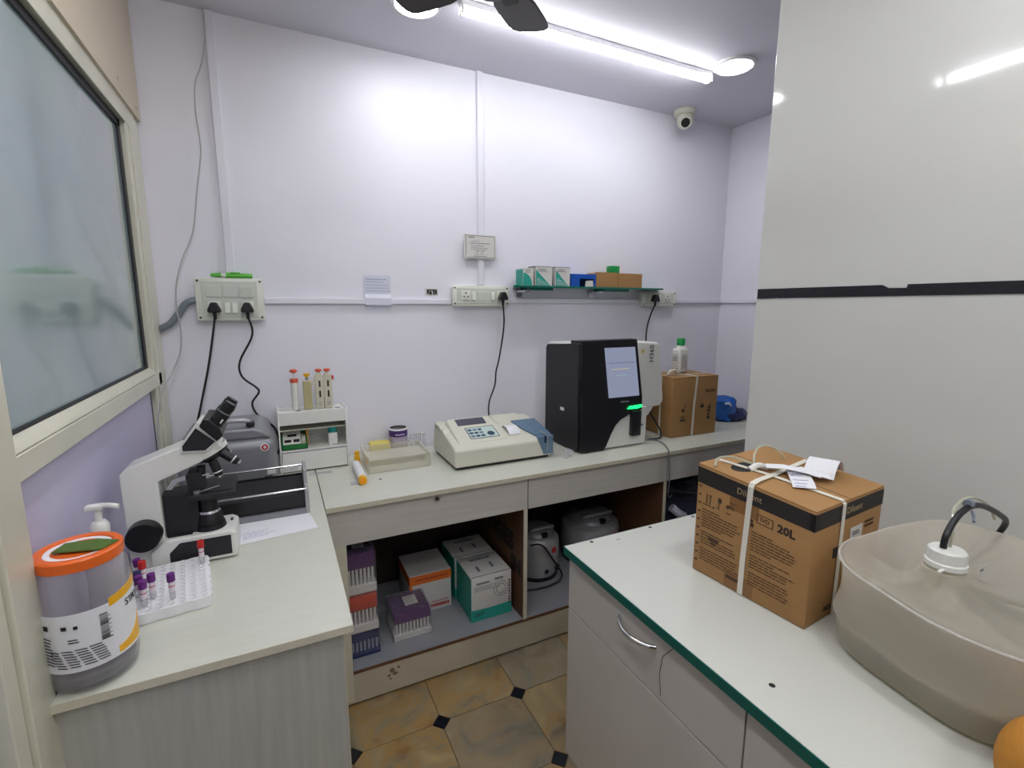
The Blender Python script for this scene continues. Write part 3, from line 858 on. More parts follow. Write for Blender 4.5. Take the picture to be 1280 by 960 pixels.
front('door', -.74, -.164, .11, .604)
hp = []
for i in range(13):
    a = i / 12
    hp.append((.735 - .028 * math.sin(math.pi * a) ** .7 if 0 < i < 12 else .735, .757 + .131 * a, .727 - .004 * math.sin(math.pi * a)))
hb = MB().tube(hp, .0055, 10, 3)
part('handle', hb, M_chrome, dr, smooth=True, label='bow shaped chrome handle')
crack = MB().strip([(.7346, .70, .768), (.7346, .735, .72), (.7346, .742, .67), (.7346, .735, .62)], .0015, .0006, (0, 1, .3))
part('scratch', crack, M_brownink, dr)
for sx, sy in ((.81, 1.122), (1.036, 1.122), (1.221, 1.122), (.79, .513)):
    part('screw_hole', MB().lathe([(0, ZP + .0006), (.005, ZP + .0006), (.006, ZP)], (sx, sy), 12), M_black, rc)
sm = part('scratch_mark', MB().box(.885, 1.098, ZP, .90, 1.101, ZP + .0004), M_greyink, rc)
# ------------------------------------------------------------------ microscope
ms = thing('microscope', 'white and black binocular microscope on the left counter', 'microscope', (-.25, 1.52, ZT))
part('foot', MB().prism([(-.335, ZT + .004), (-.137, ZT + .004), (-.137, .880), (-.152, .889), (-.30, .889), (-.335, .86)], 'y', 1.465, 1.585), M_white, ms, bevel=.006)
part('side_inset', MB().prism([(-.292, .822), (-.150, .822), (-.150, .876), (-.268, .876), (-.292, .852)], 'y', 1.4635, 1.466), M_blackm, ms)
part('limb', MB().prism([(-.380, .815), (-.381, 1.075), (-.366, 1.090), (-.238, 1.137), (-.165, 1.140), (-.152, 1.122), (-.205, 1.085), (-.302, 1.046), (-.300, .87), (-.315, .815)], 'y', 1.478, 1.565), M_white, ms, bevel=.005)
kn = part('side_disc', MB().cyl((-.341, 1.480, .913), (-.341, 1.446, .913), .039, .037, 32), M_black, ms, smooth=True, label='black round side cover')
part('head', MB().prism([(-.246, 1.118), (-.244, 1.140), (-.204, 1.196), (-.196, 1.196), (-.158, 1.140), (-.188, 1.114)], 'y', 1.47, 1.573), M_white, ms, bevel=.003)
part('head_inset', MB().prism([(-.240, 1.124), (-.240, 1.137), (-.207, 1.182), (-.166, 1.141), (-.190, 1.120)], 'y', 1.4682, 1.471), M_blackm, ms)
part('binocular_block', MB().prism([(-.198, 1.188), (-.160, 1.143), (-.145, 1.158), (-.150, 1.176), (-.172, 1.205), (-.186, 1.208)], 'y', 1.455, 1.588), M_black, ms, bevel=.004)
for yy in (1.488, 1.555):
    a = Vector((-.170, yy, 1.178)); u = Vector((.62, 0, .78)).normalized()
    ey = part('eyepiece', MB().cyl(a, a + u * .045, .0185, seg=20), M_black, ms, smooth=True)
    part('eye_lens_tube', MB().cyl(a + u * .045, a + u * .068, .0165, .0175, 20).cyl(a + u * .068, a + u * .076, .0155, seg=20), M_black, ey, smooth=True)
    part('ring', MB().cyl(a + u * .046, a + u * .049, .0178, seg=20), M_greypaint, ey, smooth=True)
    part('eye_lens', MB().cyl(a + u * .0755, a + u * .0765, .011, seg=18), M_lens, ey)
    part('mark', MB().quad(a + u * .02 + Vector((.008, -.0172, -.006)), u * .012, Vector((-.008, 0, .006)), -.0006), M_whiteink, ey)
nd = Vector((.46, 0, -.888)).normalized(); nc = Vector((-.184, 1.52, 1.103))
part('nosepiece', MB().cyl(nc - nd * .008, nc + nd * .004, .046, .044, 32), M_white, ms, smooth=True)
part('nosepiece_ring', MB().cyl(nc + nd * .004, nc + nd * .012, .0445, .040, 32).cyl(nc + nd * .012, nc + nd * .02, .032, .028, 32), M_black, ms, smooth=True)
for b, u, L in ((Vector((-.158, 1.50, 1.102)), Vector((.78, -.12, -.62)), .056), (Vector((-.178, 1.488, 1.083)), Vector((.30, -.10, -.95)), .048), (Vector((-.208, 1.50, 1.070)), Vector((-.05, .05, -1)), .036), (Vector((-.165, 1.555, 1.10)), Vector((.5, .5, -.7)), .045)):
    u = u.normalized()
    ob = part('objective', MB().cyl(b, b + u * L * .75, .0115, seg=18).cyl(b + u * L * .75, b + u * L * .9, .0115, .008, 18), M_black, ms, smooth=True)
    part('ring', MB().cyl(b + u * L * .62, b + u * L * .68, .0119, seg=18), M_whiteink, ob, smooth=True)
    part('front_lens', MB().cyl(b + u * L * .9, b + u * L, .007, .0055, 16), M_chrome, ob, smooth=True)
part('focus_block', MB().box(-.300, 1.492, .872, -.222, 1.555, 1.005).box(-.242, 1.488, 1.0, -.205, 1.555, 1.055), M_blackm, ms, bevel=.004)
part('bracket', MB().prism([(-.290, 1.020), (-.272, 1.046), (-.243, 1.050), (-.243, 1.040), (-.262, 1.036), (-.276, 1.018)], 'y', 1.484, 1.500), M_silver, ms, bevel=.002)
part('stage', MB().box(-.238, 1.455, .988, -.132, 1.60, 1.002).box(-.232, 1.475, 1.002, -.140, 1.59, 1.0055), M_blackm, ms, bevel=.002)
part('slide_clip', MB().strip([(-.222, 1.472, 1.0085), (-.205, 1.468, 1.010), (-.170, 1.50, 1.0085)], .008, .0015, (0, 1, 0)).cyl((-.219, 1.472, 1.0), (-.219, 1.472, 1.012), .008, seg=14), M_steel, ms)
part('condenser', MB().lathe([(0, .985), (.022, .985), (.022, .945), (.026, .938), (.033, .915), (.034, .905), (0, .905)], (-.201, 1.512), 24), M_black, ms, smooth=True)
part('condenser_ring', MB().lathe([(.0262, .942), (.0285, .936), (.0272, .936), (.0255, .942)], (-.201, 1.512), 24), M_chrome, ms, smooth=True)
part('lamp_collar', MB().lathe([(0, .905), (.036, .903), (.039, .8895), (0, .8895)], (-.201, 1.515), 24), M_black, ms, smooth=True)
vt = part('vent_plate', MB().box(-.296, 1.480, .8885, -.240, 1.512, .8915), M_blackm, ms)
for i in range(4): part('vent_slot', MB().box(-.290 + i * .013, 1.484, .8912, -.282 + i * .013, 1.508, .8922), M_gasket, vt)
part('switch_mark', MB().box(-.155, 1.535, .889, -.148, 1.552, .8905), M_black, ms)

# staining rack
sr = thing('staining_tray', 'dark slide staining trough with grey end plates and two steel rods', 'tray', (-.05, 1.79, ZT))
SX0, SX1, SY0, SY1 = -.235, .050, 1.690, 1.885
for x0, x1 in ((SX1, SX1 + .012), (SX0 - .012, SX0)):
    part('end_plate', MB().prism([(SY0, ZT + .001), (SY1, ZT + .001), (SY1, ZT + .095), (SY1 - .03, ZT + .135), (SY0 + .06, ZT + .135), (SY0 + .055, ZT + .085), (SY0, ZT + .085)], 'x', x0, x1), M_silver, sr, bevel=.003)
part('trough', MB().box(SX0, SY0 + .012, ZT + .02, SX1, SY0 + .016, ZT + .07).box(SX0, SY1 - .012, ZT + .02, SX1, SY1 - .008, ZT + .085).box(SX0, SY0 + .012, ZT + .018, SX1, SY1 - .008, ZT + .022), M_black, sr)
part('front_ledge', MB().box(SX0, SY0 - .0, ZT + .001, SX1, SY0 + .012, ZT + .02), M_greypaint, sr)
part('inner_shelf', MB().prism([(SY0 + .02, ZT + .04), (SY1 - .015, ZT + .075), (SY1 - .015, ZT + .08), (SY0 + .02, ZT + .045)], 'x', SX0, SX1), M_blackm, sr)
for yy, zz in ((SY0 + .014, ZT + .083), (SY1 - .05, ZT + .128)):
    part('rod', MB().cyl((SX0 - .004, yy, zz), (SX1 + .004, yy, zz), .0035, seg=12), M_chrome, sr, smooth=True)
for i, xx in enumerate((-.06, -.02, .01)):
    part('glass_slide', MB().box(xx, SY1 - .06, ZT + .112, xx + .026, SY1 - .058, ZT + .126), M_whitecard, sr)
# sheet of paper below it
ps = thing('paper_sheet', 'white sheet with faint notes lying between microscope and staining tray', 'paper', (-.03, 1.63, ZT))
mb = MB(); bm = mb.bm
mb.prism([(-.150, 1.535), (.078, 1.562), (.058, 1.70), (-.17, 1.69)], 'z', ZT + .0006, ZT + .0014)
part('sheet', mb, M_paper, ps)
mb = MB(); lines(mb, (-.135, 1.605, ZT + .0015), Vector((1, .11, 0)), Vector((-.11, 1, 0)), .10, 4, .012, .0022, .5, True)
part('handwriting', mb, M_blueink, ps)

# big snack-style jar
jc = (-.354, 1.095)
jr = thing('storage_jar', 'large clear plastic jar with orange screw lid and white label', 'jar', (jc[0], jc[1], ZT))
part('body', MB().lathe([(0, ZT + .003), (.056, ZT + .001), (.066, ZT + .010), (.0695, ZT + .03), (.070, ZT + .19), (.067, ZT + .218), (.058, ZT + .236)], jc, 48), M_pet, jr, smooth=True)
part('lid', MB().lathe([(.058, ZT + .232), (.0645, ZT + .233), (.065, ZT + .251), (.062, ZT + .254), (.052, ZT + .254), (.050, ZT + .2505), (0, ZT + .2505)], jc, 48), M_orange, jr, smooth=True)
part('lid_print', MB().lathe([(.039, ZT + .2510), (.047, ZT + .2515), (.049, ZT + .2512)], jc, 40), M_whiteink, jr)
tb = MB(); bm = tb.bm
tb.prism([(-.044, -.014), (.034, -.022), (.048, .010), (.010, .026), (-.040, .022)], 'z', 0, .0022)
bmesh.ops.transform(bm, matrix=Matrix.Translation((jc[0] + .012, jc[1] - .006, ZT + .2545)) @ Matrix.Rotation(math.radians(-8), 4, 'Z'), verts=bm.verts)
part('green_patch', tb, M_greenlid, jr, label='dark green tape patch on the lid')
def wrap(a0, a1, z0, z1, r=.0707, n=24, zf=None):
    mb = MB(); bm = mb.bm; prev = None; fs = []
    for i in range(n + 1):
        a = a0 + (a1 - a0) * i / n
        lo, hi = (z0, z1) if zf is None else zf(i / n)
        p = [bm.verts.new((jc[0] + rr * math.cos(a), jc[1] + rr * math.sin(a), z)) for rr, z in ((r - .0006, lo), (r, lo), (r, hi), (r - .0006, hi))]
        if prev:
            for k in range(4): fs.append(bm.faces.new((prev[k], p[k], p[(k + 1) % 4], prev[(k + 1) % 4])))
        prev = p
    bmesh.ops.recalc_face_normals(bm, faces=fs)
    return mb
JA = lambda d: math.radians(d)
part('label_wrap', wrap(JA(196), JA(372), ZT + .050, ZT + .160), M_paper, jr, smooth=True, label='white printed label')
def jp(a, z, r=.0713):
    a = JA(a); return Vector((jc[0] + r * math.cos(a), jc[1] + r * math.sin(a), z)), Vector((-math.sin(a), math.cos(a), 0))
yel = lambda t: (ZT + .150 + .012 * t, ZT + .170 + .018 * math.sin(t * 1.7))
part('yellow_band', wrap(JA(312), JA(368), 0, 0, .0712, 16, lambda t: (ZT + .152 + .012 * t, ZT + .168 + .014 * t)), M_yellow, jr, smooth=True)
part('yellow_foot_band', wrap(JA(318), JA(368), 0, 0, .0712, 16, lambda t: (ZT + .055, ZT + .068 + .038 * t * t)), M_yellow, jr, smooth=True)
pm = MB()
for i in range(9):
    p, u = jp(226, ZT + .118 - i * .0062); lines(pm, p, u, Z, .026, 1, .01, .0016, .3)
for i in range(7):
    for a in (236, 252, 268, 284):
        p, u = jp(a + i * 1.5, ZT + .092 - i * .0052); lines(pm, p, u, Z, .019, 1, .01, .0016, .2)
part('small_print', pm, M_ink, jr)
pm = MB()
for i in range(18):
    p, u = jp(299, ZT + .096 + i * .0028); pm.quad(p, u * (.012 if i % 3 else .016), Z * random.choice((.0008, .0013, .0018)))
part('barcode', pm, M_ink, jr)
for a_, z_, w_, h_ in ((232, .134, .009, .009), (256, .133, .008, .007), (270, .132, .006, .006)):
    p, u = jp(a_, ZT + z_); part('symbol', MB().quad(p, u * w_, Z * h_), M_ink, jr)
pm = MB(); p, u = jp(262, ZT + .112); lines(pm, p, u, Z, .018, 2, .005, .002, .3, True)
part('date_code', pm, M_ink, jr)
for ch, a in zip('STRO', (338, 345.5, 353, 360)):
    p, u = jp(a, ZT + .142, .0718)
    text('lettering', ch, .019, p, u, Z, M_ink, jr)
part('contents', MB().lathe([(0, ZT + .006), (.052, ZT + .005), (.061, ZT + .013), (.064, ZT + .030), (.052, ZT + .042), (.03, ZT + .050), (0, ZT + .044)], jc, 24), M_gauze, jr, smooth=True, kind='stuff', label='grey crumpled contents')

# pump bottle behind the jar
pb = thing('pump_bottle', 'white pump dispenser bottle standing behind the orange lidded jar', 'bottle', (-.372, 1.275, ZT))
px_, py_ = -.372, 1.275
part('bottle', MB().lathe([(0, ZT + .001), (.030, ZT + .001), (.033, ZT + .008), (.033, ZT + .17), (.026, ZT + .195), (.014, ZT + .205), (.014, ZT + .212)], (px_, py_), 24), clear_mat('milky bottle plastic', (.9, .9, .9, 1), rgb(214, 210, 220), .65, .2), pb, smooth=True)
part('collar', MB().lathe([(0, ZT + .206), (.0175, ZT + .206), (.0175, ZT + .224), (.012, ZT + .232), (0, ZT + .232)], (px_, py_), 20), M_white, pb, smooth=True)
part('plunger', MB().lathe([(0, ZT + .23), (.007, ZT + .23), (.007, ZT + .262), (0, ZT + .262)], (px_, py_), 16), M_white, pb, smooth=True)
part('nozzle', MB().box(px_ - .020, py_ - .010, ZT + .258, px_ + .012, py_ + .010, ZT + .270, .003).tube([(px_, py_, ZT + .265), (px_ + .02, py_ - .006, ZT + .267), (px_ + .040, py_ - .012, ZT + .263)], .0058, 8, 3), M_white, pb, smooth=True)

# foam tube rack with sample tubes
RX, RY, RA = -.268, 1.338, math.radians(8)
fr_ = thing('tube_rack', 'white perforated sample tube rack with scalloped edges', 'rack', (RX, RY, ZT), RA)
hw, hh = .075, .110
out = []
nsc = 7
def edge(p0, p1, n, amp):
    p0, p1 = Vector(p0 + (0,)), Vector(p1 + (0,)); d = p1 - p0; nn = Vector((d.y, -d.x, 0)).normalized()
    for i in range(n * 4):
        t = i / (n * 4)
        q = p0 + d * t + nn * amp * abs(math.sin(math.pi * t * n)); out.append((q.x, q.y))
edge((-hw, -hh), (hw, -hh), 3, .004); edge((hw, -hh), (hw, hh), 7, .004); edge((hw, hh), (-hw, hh), 3, .004); edge((-hw, hh), (-hw, -hh), 7, .004)
part('body', MB().prism(out, 'z', .001, .026), M_foam, fr_, local=True, bevel=.001)
hm = MB()
dim = MB()
for i in range(7):
    for j in range(12):
        cx, cy = -.063 + i * .021, -.101 + j * .0184
        hm.lathe([(.0062, .0262), (.0078, .0280), (.0062, .0280), (.0055, .0262)], (cx, cy), 8)
        dim.lathe([(0, .0264), (.0062, .0264)], (cx, cy), 8)
part('well_rim', hm, M_foam, fr_, local=True, kind='stuff')
part('well', dim, mat('rack well', rgb(216, 216, 218), .7), fr_, local=True, kind='stuff')
def sample_tube(label, i, j, cap, h=.062, tilt=(0, 0), z0=None, grp='sample tubes in the white rack', tag_=True):
    p = Vector((i, j, 0))
    z = ZT + .0285 if z0 is None else z0
    t = thing('sample_tube', label, 'tube', (RX + p.x, RY + p.y, z), 0, grp)
    t.rotation_euler = (tilt[0], tilt[1], 0)
    part('vial', MB().lathe([(0, .0), (.0052, .0), (.0058, .003), (.0058, h * .72)], (0, 0), 16), M_clear, t, local=True, smooth=True)
    part('paper_label', MB().lathe([(.006, h * .30), (.0061, h * .30), (.0061, h * .68), (.006, h * .68)], (0, 0), 16), M_tubelab, t, local=True, smooth=True)
    part('label_print', MB().lathe([(.0062, h * .50), (.0063, h * .50), (.0063, h * .535), (.0062, h * .535)], (0, 0), 16), M_redink, t, local=True)
    part('cap', MB().lathe([(0, h * .70), (.0082, h * .70), (.0084, h * .73), (.0080, h * .99), (.0070, h), (0, h)], (0, 0), 18), cap, t, local=True, smooth=True)
    return t
sample_tube('purple capped sample tube standing alone near the front right edge of rack', .014, -.082, M_purple)
sample_tube('red capped sample tube alone at the far right corner of rack', .054, .072, M_red)
sample_tube('red capped tube among the cluster on the left of rack', -.058, .012, M_red)
sample_tube('purple capped tube nearest the front of the left cluster', -.037, -.090, M_purple)
sample_tube('purple capped tube on the right of the left cluster', -.026, -.064, M_purple)
sample_tube('purple capped tube in the middle of the left cluster', -.047, -.058, M_purple, tilt=(.06, -.06))
sample_tube('purple capped tube behind the red capped tube in the left cluster', -.066, .030, M_purple, tilt=(0, -.1))
sample_tube('dark capped tube half hidden by the jar in the left cluster', -.062, -.040, M_navy, tilt=(0, .1))

# grey centrifuge with handle, in the corner
cg = thing('bench_centrifuge', 'grey metallic bench centrifuge with lid handle in the left corner', 'centrifuge', (-.185, 2.06, ZT))
part('housing', MB().lathe([(0, ZT + .012), (.150, ZT + .012), (.158, ZT + .03), (.160, ZT + .19), (.156, ZT + .205)], (-.186, 2.075), 6, sx=1, sy=1) if False else MB().box(-.348, 1.945, ZT + .012, -.030, 2.225, ZT + .215), M_greypaint, cg, bevel=.045)
part('lid', MB().prism([(-.338, ZT + .205), (-.040, ZT + .205), (-.062, ZT + .235), (-.10, ZT + .252), (-.27, ZT + .252), (-.315, ZT + .235)], 'y', 1.96, 2.215), M_greypaint, cg, bevel=.014)
part('handle', MB().tube([(-.235, 1.985, ZT + .248), (-.225, 1.975, ZT + .274), (-.19, 1.970, ZT + .280), (-.14, 1.970, ZT + .280), (-.115, 1.975, ZT + .272), (-.108, 1.985, ZT + .248)], .009, 10, 4), M_silver, cg, smooth=True)
part('latch', MB().box(-.122, 1.962, ZT + .255, -.094, 1.995, ZT + .272, .004), M_black, cg, smooth=True)
st = part('round_sticker', MB().cyl((-.066, 1.944, ZT + .178), (-.066, 1.946, ZT + .178), .015, seg=20), M_whiteink, cg, label='small red and white round sticker')
part('red_ring', MB().cyl((-.066, 1.9432, ZT + .178), (-.066, 1.9445, ZT + .178), .011, seg=20), M_redink, st)
part('mark', MB().box(-.070, 1.9424, ZT + .173, -.062, 1.9434, ZT + .183), M_whiteink, st)
part('power_inlet', MB().box(-.075, 1.938, ZT + .045, -.048, 1.947, ZT + .068, .002), M_black, cg)
for xx in (-.31, -.07):
    for yy in (1.98, 2.19): part('foot', MB().cyl((xx, yy, ZT), (xx, yy, ZT + .016), .012, seg=12), M_black, cg)

# pipette stand
P0, P1 = -.020, .250     # x range
ps_ = thing('pipette_stand', 'white pipette stand box with open shelf and small drawer', 'stand', (.115, 2.22, ZT))
for x0 in (P0, P1 - .006):
    part('side_panel', MB().prism([(2.150, ZT + .001), (2.292, ZT + .001), (2.292, 1.066), (2.165, 1.066), (2.150, 1.02)], 'x', x0, x0 + .006), M_white, ps_, bevel=.001)
part('top_front', MB().box(P0 + .006, 2.153, 1.010, P1 - .006, 2.159, 1.062), M_white, ps_)
part('top_board', MB().box(P0 + .006, 2.159, 1.054, P1 - .006, 2.288, 1.060), M_white, ps_)
part('middle_ledge', MB().box(P0 + .006, 2.175, .980, P1 - .006, 2.288, .984), M_offw, ps_)
part('shelf', MB().box(P0 + .006, 2.150, .896, P1 - .006, 2.288, .902), M_white, ps_)
part('back', MB().box(P0 + .006, 2.288, ZT + .001, P1 - .006, 2.292, 1.06), M_white, ps_)
dq = part('drawer', MB().box(P0 + .008, 2.146, ZT + .006, P1 - .008, 2.158, .892), M_white, ps_, bevel=.001)
part('knob', MB().cyl((.130, 2.147, .866), (.130, 2.138, .866), .006, .008, 14), M_white, dq, smooth=True)
part('dark_gap', MB().box(P0 + .006, 2.149, .8925, P1 - .006, 2.16, .8955), M_greyink, ps_)
for xx in (.218, .06): part('hole', MB().lathe([(0, 1.0604), (.012, 1.0604), (.0125, 1.060)], (xx, 2.195), 14), M_greyink, ps_)
gt = thing('timer_tray', 'green plastic tray with white label plate on the pipette stand shelf', 'tray', (.038, 2.20, .902))
gm = MB()
gm.box(-.012, 2.158, .903, .088, 2.255, .906).box(-.012, 2.158, .903, .088, 2.161, .925).box(-.012, 2.252, .903, .088, 2.255, .962).box(-.012, 2.158, .903, -.009, 2.255, .955).box(.085, 2.158, .903, .088, 2.255, .955)
part('tray', gm, M_greenbox, gt)
wp_ = part('white_plate', MB().prism([(2.166, .922), (2.235, .962), (2.232, .967), (2.163, .927)], 'x', -.006, .064), M_white, gt, bevel=.001)
nrm = Vector((0, -.5, .866))
for x0, x1, t0_, t1_ in ((.012, .048, .55, .72), (.0, .026, .12, .32), (.034, .058, .12, .32)):
    a = Vector((x0, 2.163, .9272)) + Vector((0, .069, .040)) * t0_ ; b = Vector((0, .069, .040)) * (t1_ - t0_)
    part('dark_window', MB().quad(a, X * (x1 - x0), b, .0008), M_ink, wp_)
part('green_insert', MB().box(.066, 2.17, .91, .082, 2.24, .95), M_paleyel if False else M_offw, gt)
oc = solo('orange_pipette_tip', 'orange plastic strip hanging inside the pipette stand', 'tip', MB().box(.085, 2.20, .908, .094, 2.215, .979, .002), mat('orange translucent plastic', rgb(222, 150, 60), .4))
tbt = thing('teal_capped_bottle', 'small white bottle with teal cap on the pipette stand shelf', 'bottle', (.19, 2.19, .902))
part('bottle', MB().box(.172, 2.172, .9025, .210, 2.208, .955, .005).cyl((.191, 2.19, .953), (.191, 2.19, .962), .015, seg=20), M_white, tbt, smooth=True)
part('cap', MB().lathe([(0, .957), (.0185, .957), (.0185, .976), (.016, .979), (0, .979)], (.191, 2.19), 24), M_teal, tbt, smooth=True)
def pipette(label, x, kind):
    y = 2.212; zb = 1.0605
    t = thing('pipette', label, 'pipette', (x, y, zb), group='pipettes standing in the white stand')
    if kind == 'slim':
        part('body', MB().lathe([(0, zb), (.011, zb), (.0135, zb + .02), (.0145, zb + .118), (0, zb + .118)], (x, y), 20), M_white, t, smooth=True)
        part('collar', MB().lathe([(0, zb + .116), (.014, zb + .116), (.0165, zb + .124), (.0165, zb + .134), (0, zb + .134)], (x, y), 20), M_coral, t, smooth=True)
        part('rod', MB().cyl((x, y, zb + .13), (x, y, zb + .162), .0035, seg=10), M_white, t)
        part('button', MB().lathe([(0, zb + .158), (.006, zb + .158), (.015, zb + .164), (.015, zb + .170), (.010, zb + .174), (0, zb + .174)], (x, y), 20), M_coral, t, smooth=True)
    elif kind == 'khaki':
        part('body', MB().prism([(x - .018, y - .016), (x + .016, y - .016), (x + .018, y + .016), (x - .016, y + .016)], 'z', zb, zb + .124), M_pip2, t, bevel=.006)
        part('finger_hook', MB().prism([(x - .004, zb + .108), (x + .030, zb + .104), (x + .034, zb + .112), (x + .016, zb + .124), (x - .018, zb + .126)], 'y', y - .014, y + .012), M_pip, t, bevel=.003)
        part('rod', MB().cyl((x, y, zb + .12), (x, y, zb + .145), .007, .005, 12), M_greypaint, t)
        part('button', MB().lathe([(0, zb + .138), (.006, zb + .138), (.013, zb + .148), (.013, zb + .154), (0, zb + .156)], (x, y), 20), M_yellow, t, smooth=True)
    else:
        part('body', MB().prism([(x - .016, zb), (x + .016, zb), (x + .018, zb + .135), (x + .010, zb + .150), (x - .010, zb + .150), (x - .018, zb + .135)], 'y', y - .015, y + .015), M_pip, t, bevel=.005)
        part('rod', MB().cyl((x, y, zb + .148), (x, y, zb + .160), .008, .006, 12), M_pip, t)
        part('button', MB().lathe([(0, zb + .156), (.006, zb + .157), (.014, zb + .163), (.014, zb + .168), (.009, zb + .171), (0, zb + .171)], (x, y), 20), M_coral, t, smooth=True)
        part('ejector', MB().box(x + .016, y - .010, zb + .122, x + .026, y + .008, zb + .140, .003), M_red, t)
        for z0, z1 in ((.095, .122), (.050, .078)):
            part('scale_window', MB().box(x - .002, y - .0162, zb + z0, x + .005, y - .0148, zb + z1), M_ink, t)
        pl = MB(); lines(pl, (x - .008, y - .0162, zb + .028), X, Z, .020, 4, .005, .0015, .3, True)
        part('small_print', pl, M_greyink, t)
    return t
pipette('slim white pipette with orange collar and button at the left', .053, 'slim')
pipette('khaki pipette with yellow plunger button second from left', .103, 'khaki')
pipette('ivory pipette with coral button and scale windows, third from left', .150, 'ivory')
pipette('ivory pipette with coral button at the right end of the stand', .184, 'ivory')

# acrylic slide rack and small things by it
ac = thing('acrylic_tray', 'clear long acrylic rack with a taller left end plate', 'rack', (.44, 2.08, ZT))
part('left_plate', MB().box(.305, 1.985, ZT + .001, .311, 2.20, ZT + .072), M_acryl, ac, bevel=.001)
part('right_plate', MB().box(.566, 1.995, ZT + .001, .572, 2.20, ZT + .062), M_acryl, ac, bevel=.001)
part('base', MB().box(.311, 1.99, ZT + .001, .566, 2.195, ZT + .007), M_acryl, ac)
part('front_wall', MB().box(.311, 1.99, ZT + .007, .566, 1.995, ZT + .030), M_acryl, ac)
part('middle_deck', MB().box(.311, 2.03, ZT + .042, .566, 2.17, ZT + .047), M_acryl, ac)
part('rear_wall', MB().box(.311, 2.165, ZT + .007, .566, 2.17, ZT + .072), M_acryl, ac)
solo('yellow_block', 'pale yellow plastic tip box lying behind the acrylic rack', 'box', MB().box(.352, 2.205, ZT, .442, 2.262, ZT + .068, .004), M_paleyel, smooth=True)
solo('yellow_stopper', 'small yellow plastic stopper left of the acrylic rack', 'stopper', MB().lathe([(0, ZT), (.016, ZT), (.014, ZT + .012), (.010, ZT + .05), (.012, ZT + .062), (0, ZT + .062)], (.282, 2.14), 18), M_yellow, smooth=True)
pj = thing('purple_label_tub', 'cylindrical tub with purple band and dark rim behind the acrylic rack', 'tub', (.486, 2.235, ZT))
pc = (.486, 2.235)
part('body', MB().lathe([(0, ZT + .001), (.040, ZT + .001), (.042, ZT + .006), (.042, ZT + .118), (.043, ZT + .122), (.039, ZT + .124)], pc, 36), mat('pale lilac label', rgb(190, 180, 200), .5), pj, smooth=True)
part('purple_band', MB().lathe([(.0424, ZT + .088), (.0427, ZT + .088), (.0427, ZT + .117), (.0424, ZT + .117)], pc, 36), mat('purple band print', rgb(76, 44, 120), .45), pj, smooth=True)
part('mouth', MB().lathe([(.0, ZT + .119), (.039, ZT + .1195), (.0395, ZT + .1245), (.037, ZT + .1245)], pc, 36), mat('dark grey lid', rgb(78, 74, 76), .5), pj, smooth=True)
part('white_rim', MB().lathe([(.0395, ZT + .118), (.0432, ZT + .118), (.0436, ZT + .123), (.0395, ZT + .1255)], pc, 36), M_whiteink, pj, smooth=True)
pl = MB()
for i in range(6):
    for a in (235, 258, 285):
        q = JA(a); p = Vector((pc[0] + .0428 * math.cos(q), pc[1] + .0428 * math.sin(q), ZT + .074 - i * .008)); u = Vector((-math.sin(q), math.cos(q), 0))
        lines(pl, p, u, Z, .014, 1, .01, .002, .4)
for a in (240, 255, 270, 285):
    q = JA(a); p = Vector((pc[0] + .0432 * math.cos(q), pc[1] + .0432 * math.sin(q), ZT + .097)); u = Vector((-math.sin(q), math.cos(q), 0))
    lines(pl, p, u, Z, .009, 1, .01, .005, .1)
part('label_print', pl, M_whiteink, pj)
for i in range(4):
    x = .548 + i * .020
    t = thing('cuvette', ('leftmost', 'second from left', 'third from left', 'rightmost')[i] + ' clear cuvette in the row behind the acrylic rack', 'cuvette', (x, 2.235, ZT), group='clear cuvettes behind the acrylic rack')
    part('body', MB().box(x - .006, 2.229, ZT + .001, x + .006, 2.241, ZT + .085, .001), M_clear, t)
    part('rim', MB().box(x - .0068, 2.228, ZT + .078, x + .0068, 2.242, ZT + .086, .001), M_acryl, t)
rt = thing('roll_tube', 'white paper wrapped tube with orange yellow cap lying on the counter', 'tube', (.266, 1.98, ZT))
part('sleeve', MB().cyl((.270, 2.095, ZT + .018), (.266, 1.90, ZT + .018), .0175, .0175, 24), M_paper, rt, smooth=True)
part('cap', MB().cyl((.266, 1.90, ZT + .0175), (.2655, 1.878, ZT + .0175), .0165, .0160, 24), M_yellow, rt, smooth=True)
part('cap_face', MB().cyl((.2655, 1.8785, ZT + .0175), (.2655, 1.8765, ZT + .0175), .011, .011, 20), mat('orange cap face', rgb(246, 160, 10), .35), rt, smooth=True)
part('tape_tab', MB().box(.222, 1.895, ZT + .0005, .250, 1.915, ZT + .012), M_clear, rt)

# ------------------------------------------------------------------ ivory semi-auto analyser
ra = thing('chemistry_analyser', 'ivory bench analyser with keypad, printer and slate blue lid', 'analyser', (.86, 2.02, ZT), 0)
Rw = [(1.868, ZT + .012), (1.868, ZT + .088), (1.893, ZT + .100), (2.105, ZT + .150), (2.160, ZT + .150), (2.185, ZT + .05), (2.185, ZT + .012)]
part('case', MB().prism(Rw, 'x', .640, 1.112), M_offw, ra, bevel=.010)
part('dark_foot', MB().box(.652, 1.882, ZT, 1.098, 2.17, ZT + .013), M_black, ra)
